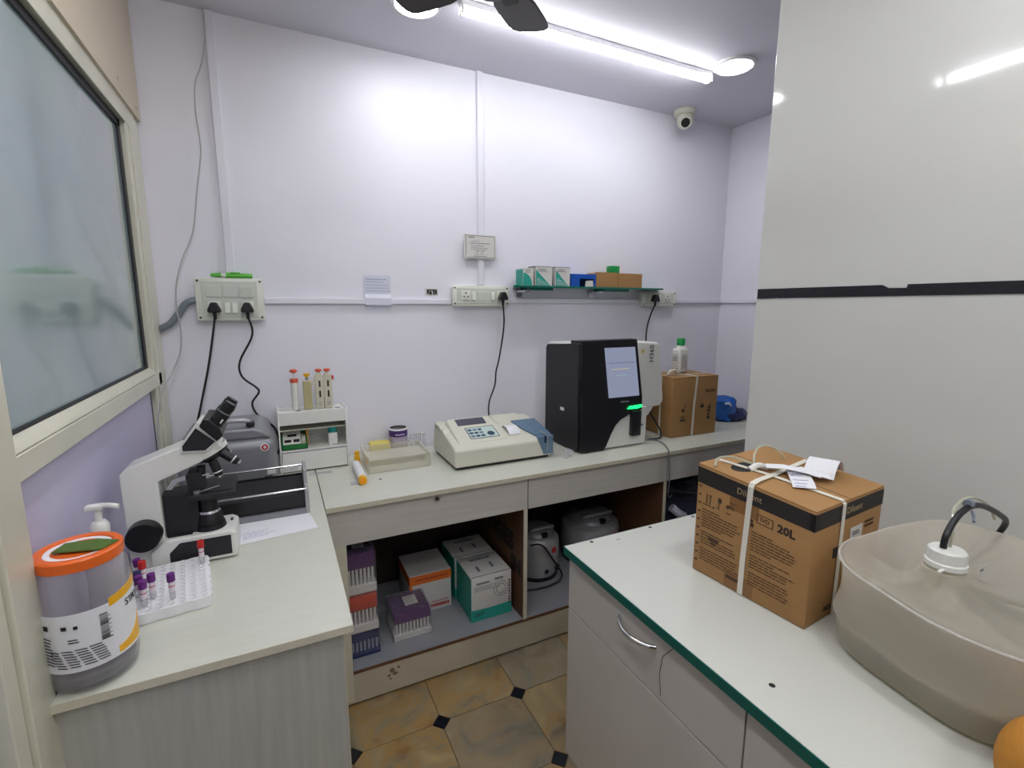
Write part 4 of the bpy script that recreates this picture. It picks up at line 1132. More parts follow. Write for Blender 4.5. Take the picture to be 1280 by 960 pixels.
# raised console on the left half
su = Vector((0, .212, .050)).normalized(); sn = Vector((0, -.050, .212)).normalized()
def slope(x, t): return Vector((x, 1.893, ZT + .100)) + su * t
co = MB(); bm = co.bm
A = [slope(.672, .012) - sn * .002, slope(.905, .012) - sn * .002, slope(.905, .218) - sn * .002, slope(.672, .218) - sn * .002]
B = [slope(.676, .018) + sn * .004, slope(.901, .018) + sn * .004, slope(.890, .218) + sn * .022, slope(.680, .218) + sn * .022]
va = [bm.verts.new(p) for p in A]; vb = [bm.verts.new(p) for p in B]
fs = [bm.faces.new(va[::-1]), bm.faces.new(vb)] + [bm.faces.new((va[i], va[(i + 1) % 4], vb[(i + 1) % 4], vb[i])) for i in range(4)]
bmesh.ops.recalc_face_normals(bm, faces=fs)
part('console', co, M_offw, ra, bevel=.006)
cu_ = Vector((0, .196, .064)).normalized()
def con(x, t): return Vector((x, 0, 0)) + Vector((0, slope(0, .018).y, slope(0, .018).z)) + sn * .0045 + (slope(0, .218) + sn * .022 - slope(0, .018) - sn * .004).normalized() * t
lc2 = (con(0, .19) - con(0, .135))
sc = part('display', MB().quad(con(.715, .135), X * .140, lc2, .001), M_lcd, ra, label='grey lcd display')
kp = part('keypad', MB().quad(con(.738, .022), X * .135, con(0, .108) - con(0, .022), .001), M_keypad, ra)
kb_ = MB()
for o_, u_, v_ in ((con(.738, .108), X * .135, con(0, .111) - con(0, .108)), (con(.738, .020), X * .135, con(0, .022) - con(0, .02)), (con(.736, .020), X * .003, con(0, .111) - con(0, .02)), (con(.872, .020), X * .003, con(0, .111) - con(0, .02))):
    kb_.quad(o_, u_, v_, .0016)
part('keypad_border', kb_, M_navybtn, kp)
for i in range(3):
    for j in range(3):
        part('key', MB().quad(con(.744 + i * .024, .032 + j * .025), X * .018, con(0, .014) - con(0, 0), .002), M_navybtn if (i + j) % 3 else M_bluegrey, kp)
ov = [con(.842 + .017 * math.cos(q), .048 + .017 * math.sin(q)) + Vector((0, 0, .002)) for q in [2 * math.pi * i / 20 for i in range(20)]]
om = MB(); vs = [om.bm.verts.new(p) for p in ov]; om.bm.faces.new(vs)
part('round_key', om, M_navybtn, kp)
for i in range(3):
    part('vent_fin', MB().prism([(2.00 + i * .05, ZT + .118 + i * .011), (2.04 + i * .05, ZT + .145 + i * .006), (2.045 + i * .05, ZT + .12)], 'x', .640, .672), M_offw, ra, bevel=.002)
# printer
part('printer_cover', MB().prism([(2.03, ZT + .132), (2.06, ZT + .146), (2.15, ZT + .160), (2.165, ZT + .15), (2.1, ZT + .13)], 'x', .915, 1.06), M_offw, ra, bevel=.004)
pp_ = MB().strip([slope(.952, .13) + sn * .0, slope(.952, .115) + sn * .014, slope(.952, .085) + sn * .020, slope(.952, .055) + sn * .012, slope(.952, .04) + sn * .003], .058, .0008, X)
part('printer_paper', pp_, M_paper, ra, label='white curl of printer paper')
part('maker_badge', MB().quad(slope(1.005, .175) + sn * .0006, X * .030, su * .014, .001), M_gold if False else mat('pale gold badge', rgb(214, 190, 140), .4), ra)
part('badge_mark', MB().quad(slope(1.024, .177) + sn * .0017, X * .008, su * .010, .001), M_ink, ra)
# slate blue lid at the right end
lid_pts = [(1.864, ZT + .004 + .012), (1.864, ZT + .092), (1.893, ZT + .106), (2.06, ZT + .147), (2.08, ZT + .140), (2.08, ZT + .016)]
lm = MB(); bm = lm.bm
for a_, b_ in (((1.035, 1.112),) * 1):
    pass
lm.prism([(1.066, ZT + .02), (1.1145, ZT + .022), (1.1145, ZT + .090), (1.036, ZT + .090)], 'y', 1.8645, 1.885)
bm_pts = [(1.036, ZT + .090), (1.1145, ZT + .090), (1.1145, ZT + .106), (1.042, ZT + .106)]
lm.prism(bm_pts, 'y', 1.864, 1.895)
part('sample_door', lm, M_bluegrey, ra, bevel=.002)
lm = MB(); bm = lm.bm
q = [slope(1.038, .0) + sn * .001, slope(1.1145, .0) + sn * .001, slope(1.1145, .165) + sn * .001, slope(.985, .165) + sn * .001, slope(1.005, .085) + sn * .001]
va = [bm.verts.new(p) for p in q]; vb = [bm.verts.new(p + sn * .009) for p in q]
n_ = len(q)
fs = [bm.faces.new(va[::-1]), bm.faces.new(vb)] + [bm.faces.new((va[i], va[(i + 1) % n_], vb[(i + 1) % n_], vb[i])) for i in range(n_)]
bmesh.ops.recalc_face_normals(bm, faces=fs)
part('lid', lm, M_bluegrey, ra, bevel=.002)
part('aspirator_tube', MB().tube([slope(1.075, .03) + sn * .010, Vector((1.078, 1.868, ZT + .112)), Vector((1.082, 1.859, ZT + .085)), Vector((1.083, 1.860, ZT + .05)), Vector((1.077, 1.862, ZT + .034))], .002, 8, 4), M_hose, ra, smooth=True)
part('sample_slot', MB().box(1.068, 1.8628, ZT + .075, 1.078, 1.8665, ZT + .108), M_navy, ra)

for i, (x, y, r, h, lb) in enumerate(((1.166, 1.83, .014, .042, 'empty clear glass vial beside the slate blue lid of the ivory analyser'), (1.196, 1.845, .012, .030, 'shorter clear vial next to the tall black analyser foot'))):
    t = thing('glass_vial', lb, 'vial', (x, y, ZT))
    part('body', MB().lathe([(0, ZT + .001), (r, ZT + .001), (r, ZT + h), (r * 1.12, ZT + h), (r * 1.12, ZT + h - .006)], (x, y), 20), M_clear, t, smooth=True)

# ------------------------------------------------------------------ tall black haematology analyser
ha = thing('blood_analyser', 'tall black and white blood analyser with a lit touch screen', 'analyser', (1.45, 2.0, ZT))
part('chassis', MB().box(1.262, 1.945, ZT + .014, 1.655, 2.175, 1.318), M_white, ha, bevel=.008)
part('left_panel', MB().prism([(1.868, ZT + .006), (2.172, ZT + .010), (2.172, 1.290), (2.160, 1.306), (1.895, 1.327), (1.868, 1.327)], 'x', 1.245, 1.266), M_blackm, ha, bevel=.004, label='black left side panel')
part('side_tag', MB().box(1.2440, 1.985, .990, 1.2452, 2.020, 1.006), M_whiteink, ha)
part('side_catch', MB().cyl((1.2442, 2.002, .977), (1.246, 2.002, .977), .009, seg=14), M_black, ha)
def fy(z): return 1.842 + max(0, z - 1.04) * .20
def front_shell(pts, t=.03, off=0.0):
    mb = MB(); bm = mb.bm
    a = [bm.verts.new((x, fy(z) + off, z)) for x, z in pts]
    b = [bm.verts.new((x, fy(z) + off + t, z)) for x, z in pts]
    n = len(pts)
    fs = [bm.faces.new(a), bm.faces.new(b[::-1])] + [bm.faces.new((a[i], b[i], b[(i + 1) % n], a[(i + 1) % n])) for i in range(n)]
    bmesh.ops.recalc_face_normals(bm, faces=fs)
    return mb
part('front_shell', front_shell([(1.255, ZT + .006), (1.385, ZT + .003), (1.400, ZT + .02), (1.428, .885), (1.452, .925), (1.480, .950), (1.530, .972), (1.560, .985), (1.612, .990), (1.612, 1.05), (1.612, 1.338), (1.255, 1.338), (1.255, 1.04)], .055), M_black, ha, bevel=.005, label='glossy black front shell')
part('lower_front', front_shell([(1.380, ZT + .006), (1.650, ZT + .006), (1.655, 1.0), (1.58, 1.0), (1.40, .96)], .09, .014), M_white, ha, bevel=.003)
sc = part('touch_screen', front_shell([(1.408, 1.064), (1.592, 1.064), (1.592, 1.300), (1.408, 1.300)], .002, -.0012), M_screen, ha, label='lit pale blue touch screen')
for z0, x0, x1, m_ in ((1.225, 1.42, 1.58, 'grey bar'), (1.195, 1.44, 1.545, 'yellow bar'), (1.165, 1.46, 1.53, 'green bar')):
    cm = {'grey bar': rgb(120, 124, 150), 'yellow bar': rgb(190, 184, 150), 'green bar': rgb(150, 180, 180)}[m_]
    part('screen_line', front_shell([(x0, z0), (x1, z0), (x1, z0 + .004), (x0, z0 + .004)], .0004, -.0016), mat('screen ' + m_, cm, .3, emit=cm, strength=.16), sc)
part('name_strip', front_shell([(1.475, 1.038), (1.525, 1.038), (1.525, 1.044), (1.475, 1.044)], .001, -.0006), M_greyink, ha)
part('probe_cover', MB().box(1.545, 1.832, .862, 1.602, 1.86, .990, .006), M_black, ha, smooth=True)
part('status_lamp', MB().prism([(1.520, 1.002), (1.535, 1.014), (1.605, 1.018), (1.605, 1.006), (1.575, 1.000)], 'y', fy(1.0) - .004, fy(1.0) + .01), M_led, ha, label='glowing green status lamp')
part('right_pod', MB().prism([(1.612, 1.0), (1.635, .985), (1.765, .985), (1.792, 1.005), (1.792, 1.03), (1.755, 1.305), (1.735, 1.318), (1.612, 1.325)], 'y', 1.892, 2.15), M_white, ha, bevel=.010)
part('pod_underside', MB().prism([(1.640, .93), (1.70, .945), (1.735, .99), (1.612, .99), (1.612, .93)], 'y', 1.895, 2.14), M_white, ha, bevel=.005)
part('gold_badge', MB().cyl((1.640, 1.8905, 1.277), (1.640, 1.8925, 1.277), .013, seg=20), mat('gold badge', rgb(226, 210, 150), .4), ha)
text('badge_letter', 'e', .016, (1.640, 1.8900, 1.277), X, Z, M_ink, ha)
text('model_print', 'H360', .040, (1.700, 1.8912, 1.262), Z, -X, M_ink, ha, label='dark vertical model lettering H 360')
part('front_mark', MB().cyl((1.625, 1.8545, .91), (1.625, 1.8565, .91), .006, seg=14), M_gold if False else M_greyink, ha)
for xx in (1.30, 1.61):
    for yy in (1.90, 2.14): part('foot', MB().cyl((xx, yy, ZT), (xx, yy, ZT + .018), .014, seg=12), M_black, ha)
for xx in (1.30,): part('front_foot', MB().cyl((xx, 1.87, ZT), (xx, 1.87, ZT + .01), .02, seg=12), M_black, ha)

# cables by the analyser
solo('sensor_cable', 'thin black cable looping from the black analyser to the counter beside the strapped box', 'cable',
     MB().tube([(1.745, 1.97, .99), (1.752, 1.955, .955), (1.775, 1.93, .90), (1.790, 1.90, .85), (1.782, 1.885, .82), (1.75, 1.89, ZT + .005), (1.715, 1.90, ZT + .005)], .0042, 8, 5), M_black, smooth=True)
solo('hanging_cable', 'thin dark cable running over the counter front into the right open bay', 'cable',
     MB().tube([(1.70, 1.90, ZT + .004), (1.738, 1.868, ZT + .004), (1.725, 1.80, ZT + .004), (1.668, 1.708, ZT + .005), (1.655, 1.694, ZT - .003), (1.664, 1.693, .74), (1.672, 1.695, .66), (1.684, 1.712, .60), (1.72, 1.74, .55), (1.80, 1.80, .53)], .003, 8, 5), M_greyink, smooth=True)
# ------------------------------------------------------------------ strapped box by the analyser, bottle and blue bundle
bb = thing('strapped_carton', 'brown carton with white strap beside the black analyser, bottle on top', 'box', (2.002, 1.98, ZT), math.radians(-2))
bw, bd, bh = .158, .108, .318
part('carton', MB().box(-bw, -bd, .001, bw, bd, bh, .003), M_card, bb, local=True, smooth=True)
part('top_flap', MB().box(-bw, -bd, bh, bw, -.004, bh + .004).box(-bw, .004, bh, bw, bd, bh + .004), M_card, bb, local=True)
part('strap', MB().strip([(-.012, -bd - .002, .002), (-.008, -bd - .002, .16), (.004, -bd - .002, bh - .002), (.004, -bd + .004, bh + .0055), (-.02, bd, bh + .0055), (-.02, bd + .002, .01)], .013, .0014, X), M_strap, bb, local=True)
part('strap', MB().strip([(-bw - .002, -.02, .002), (-bw - .002, -.02, bh - .002), (-bw, -.02, bh + .0065), (bw, -.03, bh + .0065), (bw + .002, -.03, .01)], .013, .0014, Y), M_strap, bb, local=True)
part('handle_hole', MB().prism([(.03, -.02), (.085, -.005), (.080, .012), (.03, .0)], 'z', bh + .0042, bh + .005), M_ink, bb, local=True)
hs = MB()
fy0 = -bd - .0004
for x, z, w_, h_ in ((-.098, .085, .034, .010), (-.094, .100, .004, .014), (-.084, .100, .006, .012), (-.072, .100, .004, .014), (-.088, .135, .016, .018), (-.070, .160, .008, .010), (.092, .083, .018, .018), (.092, .106, .014, .012), (.092, .124, .012, .014), (.092, .145, .016, .008), (.106, .120, .006, .05), (.038, .150, .026, .006)):
    hs.quad((x, fy0, z), X * w_, Z * h_)
hs.prism([(.038, .156), (.064, .156), (.051, .176)], 'y', fy0 - .0004, fy0)
part('printed_symbols', hs, M_ink, bb, local=True)
hs = MB()
for i in range(7): hs.quad((.072 + i * .010, fy0, .232 + (i % 2) * .003), X * .007, Z * .011)
lines(hs, (.066, fy0, .248), X, Z, .07, 1, .01, .002, 0)
part('stamped_code', hs, M_brownink, bb, local=True)
rb = thing('reagent_bottle', 'white square reagent bottle with green cap standing on the strapped carton', 'bottle', (2.02, 2.02, ZT + bh + .004))
z0 = ZT + bh + .008
part('bottle', MB().box(1.985, 1.99, z0, 2.057, 2.05, z0 + .135, .012, 3).lathe([(.03, z0 + .128), (.024, z0 + .145), (.019, z0 + .150), (.019, z0 + .158)], (2.021, 2.02), 24), M_white, rb, smooth=True)
part('cap', MB().lathe([(0, z0 + .152), (.0225, z0 + .152), (.0225, z0 + .188), (.021, z0 + .190), (0, z0 + .190)], (2.021, 2.02), 24), M_greencap, rb, smooth=True)
part('label', MB().box(2.000, 1.9885, z0 + .016, 2.046, 1.9902, z0 + .105), M_whitecard, rb)
part('side_label', MB().box(1.9842, 1.998, z0 + .016, 1.9858, 2.042, z0 + .105), M_whitecard, rb)
pl = MB(); lines(pl, (2.004, 1.9883, z0 + .090), X, Z, .03, 8, .009, .002, .4, True)
pl.quad((2.034, 1.9883, z0 + .02), X * .003, Z * .06)
part('print', pl, M_greyink, rb)
sl_ = MB(); sl_.quad((1.9840, 2.042, z0 + .018), -Y * .044, Z * .006); lines(sl_, (1.9840, 2.036, z0 + .085), -Y, Z, .03, 3, .009, .003, .3, True)
part('side_print', sl_, M_ink, rb)
solo('white_plug', 'small crumpled white plastic strap end behind the analyser on the strapped carton', 'strap', MB().tube([(1.875, 1.955, z0 + .003), (1.89, 1.95, z0 + .022), (1.925, 1.955, z0 + .024), (1.96, 1.975, z0 + .006)], .009, 8, 4), M_strap, smooth=True)

def lump(c, rx, ry, rz, seed, m_seg=28, amp=.22, flat=True, freq=3.0, jit=.0):
    rnd = random.Random(seed)
    ph = [(rnd.uniform(1, freq), rnd.uniform(1, freq), rnd.uniform(0, 6.28), rnd.uniform(0, 6.28)) for _ in range(6)]
    mb = MB(); bm = mb.bm
    r = bmesh.ops.create_uvsphere(bm, u_segments=m_seg, v_segments=m_seg // 2, radius=1.0)
    for v in r['verts']:
        d = v.co.normalized(); a = math.atan2(d.y, d.x); b = math.asin(max(-1, min(1, d.z)))
        s = 1 + amp * sum(abs(math.sin(p * a + u)) * math.cos(q * b * 2 + w) for p, q, u, w in [(round(p), q, u, w) for p, q, u, w in ph]) / 4
        s += jit * rnd.uniform(-1, 1)
        v.co = Vector((d.x * rx * s, d.y * ry * s, d.z * rz * s))
        if flat: v.co.z = max(v.co.z, -rz * .55)
        v.co += Vector(c)
    return mb
bl = thing('blue_bundle', 'crumpled blue plastic bundle at the right end of the back counter', 'bag', (2.47, 2.08, ZT))
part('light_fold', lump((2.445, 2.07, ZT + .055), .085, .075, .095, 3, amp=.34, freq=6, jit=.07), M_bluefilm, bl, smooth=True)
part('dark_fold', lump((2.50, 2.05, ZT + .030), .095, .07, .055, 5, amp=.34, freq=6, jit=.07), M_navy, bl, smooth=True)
part('white_mark', MB().tube([(2.385, 2.005, ZT + .115), (2.41, 1.998, ZT + .118), (2.43, 2.0, ZT + .100)], .006, 6, 3), M_whiteink, bl, smooth=True)

# ------------------------------------------------------------------ diluent box on the right counter
DX, DY, DR = 1.1240, .7470, math.radians(5.0)
db = thing('diluent_carton', 'brown cardboard diluent box with black top band and white straps', 'box', (DX, DY, ZP), DR)
hx, hy, dh = .1425, .1480, .281
hr = .160
part('carton', MB().box(-hx, -hy, .001, hr, hy, dh, .003), M_card, db, local=True, smooth=True)
part('top_flap', MB().box(-hx + .001, -hy, dh - .001, -.001, hy, dh + .004).box(.001, -hy, dh - .001, hr - .001, hy, dh + .004), M_card, db, local=True)
bz0, bz1 = dh - .044, dh - .004
bm_ = MB().box(-hx - .0006, -hy - .0006, bz0, -hx + .01, hy, bz1).box(-hx - .0006, -hy - .0006, bz0, hr, -hy + .01, bz1)
part('printed_band', bm_, M_ink, db, local=True, label='black printed band')
text('lettering', 'Diluent', .0215, (-hx - .0010, .003, (bz0 + bz1) / 2), -Y, Z, M_tanink, db, local=True)
text('lettering', 'Diluent', .0235, (.022, -hy - .0010, (bz0 + bz1) / 2), X, Z, M_tanink, db, local=True)
text('print', 'IVD', .014, (-hx - .0005, -.0395, .211), -Y, Z, M_ink, db, local=True)
fx = -hx - .0005
im = MB()
for z_ in (.200, .2205): im.quad((fx, -.020, z_), -Y * .040, Z * .0014)
for y_ in (-.020, -.0586): im.quad((fx, y_, .200), -Y * .0014, Z * .0219)
part('print_frame', im, M_ink, db, local=True)
text('print', '20L', .027, (fx, -.090, .209), -Y, Z, M_ink, db, local=True, bold=.0009)
im = MB()
for y0, z0_, w_, h_ in ((.118, .190, .003, .026), (.108, .190, .003, .026), (.128, .186, .026, .0018), (.112, .212, .010, .0018), (.084, .206, .010, .012), (.082, .192, .002, .014), (.086, .190, .008, .002), (.058, .200, .004, .010), (.060, .188, .012, .002), (.098, .184, .004, .005), (.002, .196, .014, .006), (-.006, .184, .008, .010), (.052, .218, .020, .0015)):
    im.quad((fx, y0, z0_), -Y * w_, Z * h_)
im.prism([(.064, .2025), (.058, .2085), (.050, .2105), (.042, .2085), (.036, .2025), (.050, .2045)], 'x', fx - .0004, fx)
part('handling_symbols', im, M_brownink, db, local=True)
im = MB()
for i in range(19):
    z_ = .172 - i * .0074
    if i in (7, 13): continue
    for seg0, seg1 in (((.128, .016)), ((-.010, -.118))):
        L = (seg0 - seg1) * (1 if i not in (0, 6, 9) else .55) * random.uniform(.82, 1.0)
        o_ = Vector((fx, seg0, z_))
        x_ = 0
        while x_ < L:
            l_ = random.uniform(.008, .022)
            im.quad(o_ - Y * x_, -Y * min(l_, L - x_ + .0005), Z * .0022); x_ += l_ + .0022
part('small_print', im, M_brownink, db, local=True, kind='stuff')
im = MB()
im.quad((fx - .0003, .105, .098), -Y * .030, Z * .010); im.quad((fx - .0003, .098, .090), -Y * .016, Z * .006); im.quad((fx - .0003, .048, .026), -Y * .034, Z * .008)
for i in range(10): im.quad((fx - .0003, .142, .030 + i * .022), -Y * .008, Z * .004 + Y * -.001)
part('stamp_mark', im, M_brownink, db, local=True)
part('packing_tape', MB().box(-hx - .0008, -.024, .004, -hx, .052, .046), M_card2, db, local=True, label='darker brown packing tape')
part('packing_tape', MB().box(-hx - .0008, -.024, .205, -hx, .052, .236), M_card2, db, local=True, label='darker brown packing tape')
im = MB()
fyy = -hy - .0006
lines(im, (.080, fyy, .205), X, Z, .05, 2, .011, .006, .2, True)
part('stamped_code', im, M_brownink, db, local=True)
part('corner_mark', MB().quad((-.07, fyy, .02), X * .03, Z * .012), M_brownink, db, local=True)
part('dark_label', MB().box(-.055, fyy - .0004, .150, .030, fyy + .0006, .175), M_ink, db, local=True)
wl_ = part('white_label', MB().box(.0135, fyy - .0012, .176, .068, fyy, .208), M_whitecard, db, local=True)
im = MB(); lines(im, (.022, fyy - .0014, .194), X, Z, .036, 2, .006, .004, .2, True)
part('label_print', im, M_greyink, wl_, local=True)
sT = dh + .0052
part('strap', MB().strip([(-hx - .0025, .006, .002), (-hx - .0025, .005, .10), (-hx - .0025, .001, .21), (-hx - .0025, -.001, dh - .002), (-hx + .002, -.001, sT + .002), (-hx + .03, .002, sT + .004), (-.03, .008, sT + .003), (hr - .01, .030, sT), (hr, .031, sT - .003), (hr + .002, .031, .01)], .0135, .0014, Y), M_strap, db, local=True, label='white packing strap')
part('strap', MB().strip([(-.030, -hy - .0025, .002), (-.030, -hy - .0025, dh - .002), (-.031, -hy + .003, sT + .001), (-.04, -.06, sT + .001), (-.05, .01, sT + .002), (-.075, hy - .004, sT), (-.076, hy + .0025, dh - .01), (-.076, hy + .0025, .01)], .0135, .0014, X), M_strap, db, local=True, label='white packing strap')
part('opening', MB().prism([(-.052 + .050 * math.cos(a), .075 + .026 * math.sin(a)) for a in [2 * math.pi * i / 18 for i in range(18)]], 'z', dh + .0036, dh + .0046), mat('dark opening', rgb(14, 13, 13), .7), db, local=True, label='dark round opening in the top flap')
part('seam', MB().box(-.0012, -hy, dh + .0036, .0012, hy, dh + .0044), M_brownink, db, local=True)
def sag(o):      # the worn carton stands a little taller at its far end
    for ch in o.children:
        for v in ch.data.vertices: v.co.z += .0115 * (v.co.y / hy) * (v.co.z / dh)
        sag(ch)
sag(db)
hc = thing('clear_hose', 'clear hoses coiling out of the opening of the diluent box', 'hose', (DX - .03, DY + .07, ZP + dh))
def D(x, y, z): 
    z += .0115 * (y / hy) * (z / dh)
    p = Matrix.Rotation(DR, 3, 'Z') @ Vector((x, y, z)); return (p.x + DX, p.y + DY, p.z + ZP)
part('hose', MB().tube([D(-.13, .11, dh + .006), D(-.105, .118, dh + .020), D(-.075, .10, dh + .024), D(-.045, .065, dh + .016), D(-.015, .035, dh + .008), D(.02, .02, dh + .007)], .0032, 8, 5), M_hose, hc, smooth=True)
part('hose', MB().tube([D(-.055, .05, dh + .006), D(-.02, .075, dh + .030), D(.03, .092, dh + .040), D(.075, .085, dh + .034), D(.092, .068, dh + .018), D(.098, .062, dh + .007)], .0028, 8, 5), M_hose, hc, smooth=True)
part('fitting', MB().tube([D(-.068, .055, dh + .007), D(-.045, .048, dh + .017), D(-.02, .04, dh + .009)], .0075, 8, 4), M_white, hc, smooth=True)
def slip(label, pts, w_, across, pr=True, o=None):
    t = thing('paper_slip', label, 'paper', D(pts[0][0], pts[0][1], dh + .006))
    acr = Matrix.Rotation(DR, 3, 'Z') @ Vector(across)
    P = [Vector(D(*p)) for p in pts]
    part('sheet', MB().strip(P, w_, .0006, acr), M_paper, t)
    if pr:
        im = MB(); n = len(P)
        for i in range(n - 1):
            a_, b_ = P[i], P[i + 1]
            d_ = (b_ - a_); nn = acr.normalized().cross(d_.normalized())
            for k in range(2):
                q = a_ + d_ * (.25 + .5 * k) + nn * .0006 - acr.normalized() * w_ * .38
                im.strip([q, q + acr.normalized() * w_ * random.uniform(.45, .75)], .0022, .0005, d_.normalized())
        part('writing', im, M_blueink, t)
    return t
slip('folded white paper slip tucked under the strap crossing of the diluent box', [(-.055, -.075, dh + .010), (-.035, -.06, dh + .013), (.0, -.03, dh + .016), (.03, -.01, dh + .014)], .050, (.72, -.69, 0))
slip('grey creased receipt lying across the strap crossing of the diluent box', [(-.040, .030, dh + .022), (-.015, .0, dh + .027), (.015, -.04, dh + .024), (.028, -.065, dh + .020)], .034, (.80, .6, 0), True)
slip('white slip pointing right on the top of the diluent box', [(-.01, -.005, dh + .017), (.03, -.025, dh + .020), (.052, -.075, dh + .018)], .046, (.75, .66, 0), False)
slip('white slip with blue handwriting curled up on the diluent box', [(.046 + .090 * t, -.052 + .020 * t, dh + .008 + .036 * math.sin(math.pi * min(1, t * 1.02)) ** .8) for t in [k / 10 for k in range(11)]], .066, (-.32, .95, 0))

# ------------------------------------------------------------------ collapsible liquid bag
BX, BY, BR = 1.180, .372, math.radians(-9)
bg = thing('liquid_bag', 'clear collapsible cube bag half full of cloudy liquid with white cap', 'bag', (BX, BY, ZP))
RBM = Matrix.Rotation(BR, 3, 'Z')
def bag_ring(a, s, z, wob=0.0, hx_=.222, hy_=.182, n=3.4):
    c, q = math.cos(a), math.sin(a)
    r = 1.0 / ((abs(c) / hx_) ** n + (abs(q) / hy_) ** n) ** (1 / n)
    r *= s * (1 + wob * (math.sin(3 * a + z * 40) + .6 * math.sin(7 * a + 1.3 + z * 25)))
    p = RBM @ Vector((r * c, r * q, 0))
    return Vector((BX + p.x, BY + p.y, ZP + z))
CAPX, CAPY = 1.125, .415
def bag_mesh(profile, seg=64, cap_blend=True):
    mb = MB(); bm = mb.bm; rings = []; fs = []
    for s, z, wob, k, dz in profile:
        ring = []
        for i in range(seg):
            a = 2 * math.pi * i / seg
            p = bag_ring(a, s, z, wob)
            if k > 0:
                p.x += (CAPX - BX) * k; p.y += (CAPY - BY) * k
            p.z += (1 - min(1, k)) * .020 * (math.sin(a - .25) + .7 * math.cos(a)) * (z / .2) ** 2
            p.z += dz * (math.sin(2 * a + .6) * .6 + math.sin(5 * a + 2.0) * .4 + .5 * math.sin(9 * a))
            ring.append(bm.verts.new(p))
        rings.append(ring)
    for A, B in zip(rings, rings[1:]):
        for i in range(seg):
            j = (i + 1) % seg; fs.append(bm.faces.new((A[i], A[j], B[j], B[i])))
    fs.append(bm.faces.new(rings[0][::-1])); fs.append(bm.faces.new(rings[-1]))
    bmesh.ops.recalc_face_normals(bm, faces=fs)
    return mb
prof = [(.80, .002, 0, 0, 0), (.905, .004, .004, 0, 0), (.95, .014, .006, 0, 0), (.972, .040, .006, 0, 0), (.985, .062, .010, 0, .002), (1.022, .078, .014, 0, .006), (1.012, .086, .014, 0, .006), (.985, .110, .014, 0, .004), (.97, .135, .012, 0, .003), (.975, .160, .006, 0, .002), (.99, .180, .004, 0, .003), (1.012, .190, .003, 0, .003),
        (.985, .194, .003, 0, .003), (.93, .192, .006, .03, .004), (.82, .184, .014, .10, .010), (.66, .176, .024, .30, .015), (.5, .170, .024, .52, .013), (.36, .170, .02, .75, .008), (.25, .180, .01, .92, .003), (.185, .192, 0, 1, 0), (.165, .205, 0, 1, 0)]
part('bag_film', bag_mesh(prof), M_bag, bg, smooth=True, label='hazy clear bag film')
lp = [(.78, .004, 0, 0, 0), (.89, .006, .004, 0, 0), (.935, .016, .006, 0, 0), (.957, .040, .006, 0, 0), (.968, .060, .010, 0, .001), (.965, .068, .010, 0, .001)]
part('liquid', bag_mesh(lp), M_liquid, bg, smooth=True, label='cloudy olive liquid in the bag')
# welded seam along the upper rim
def rim(a):
    p = bag_ring(a, 1.014, .190, .003)
    p.z += .020 * (math.sin(a - .25) + .7 * math.cos(a)) * (.190 / .2) ** 2 + .003 * (math.sin(2 * a + .6) * .6 + math.sin(5 * a + 2.0) * .4 + .5 * math.sin(9 * a))
    return p
sm_ = MB().tube([rim(2 * math.pi * i / 64) for i in range(65)], .0024, 6, 1)
part('seam', sm_, clear_mat('clear weld seam', (.9, .9, .9, 1), rgb(226, 222, 214), .5, .12), bg, smooth=True)
part('neck', MB().lathe([(.028, ZP + .13), (.028, ZP + .20), (.031, ZP + .205), (.031, ZP + .212), (.027, ZP + .214)], (CAPX, CAPY), 28), M_hose, bg, smooth=True)
cp = part('cap', MB().lathe([(0, ZP + .245), (.026, ZP + .245), (.029, ZP + .242), (.030, ZP + .222), (.0325, ZP + .220), (.0325, ZP + .211), (.024, ZP + .210)], (CAPX, CAPY), 32), M_white, bg, smooth=True, label='white screw cap')
rd = MB()
for i in range(28):
    a = 2 * math.pi * i / 28
    rd.cyl((CAPX + .0297 * math.cos(a), CAPY + .0297 * math.sin(a), ZP + .223), (CAPX + .0292 * math.cos(a), CAPY + .0292 * math.sin(a), ZP + .241), .0012, seg=5)
part('grip_ridge', rd, M_white, cp, kind='stuff')
part('tab', MB().box(CAPX - .052, CAPY - .014, ZP + .214, CAPX - .034, CAPY - .009, ZP + .2165), M_white, cp)
wt = part('white_tag', MB().prism([(CAPX + .034, ZP + .196), (CAPX + .058, ZP + .190), (CAPX + .062, ZP + .214), (CAPX + .036, ZP + .220)], 'y', CAPY - .038, CAPY - .0372), M_whitecard, bg)
im = MB(); lines(im, (CAPX + .037, CAPY - .0383, ZP + .207), X, Z, .012, 1, .01, .004, 0, True)
part('tag_print', im, M_greyink, wt)
tb_ = thing('waste_hose', 'black hose arching out of the white cap of the liquid bag', 'hose', (CAPX, CAPY, ZP + .245))
part('hose', MB().tube([(CAPX - .008, CAPY + .004, ZP + .246), (CAPX - .004, CAPY + .004, ZP + .268), (1.142, .42, ZP + .290), (1.170, .42, ZP + .306), (1.210, .42, ZP + .312), (1.262, .42, ZP + .302), (1.335, .42, ZP + .272), (1.395, .425, ZP + .238), (1.43, .45, ZP + .18)], .0058, 10, 5), M_black, tb_, smooth=True)
part('clear_tube', MB().tube([(CAPX + .008, CAPY, ZP + .246), (CAPX + .010, CAPY, ZP + .275), (1.165, .43, ZP + .307), (1.21, .432, ZP + .3225), (1.27, .435, ZP + .312), (1.35, .44, ZP + .276), (1.415, .45, ZP + .232)], .0028, 8, 5), M_hose, tb_, smooth=True)
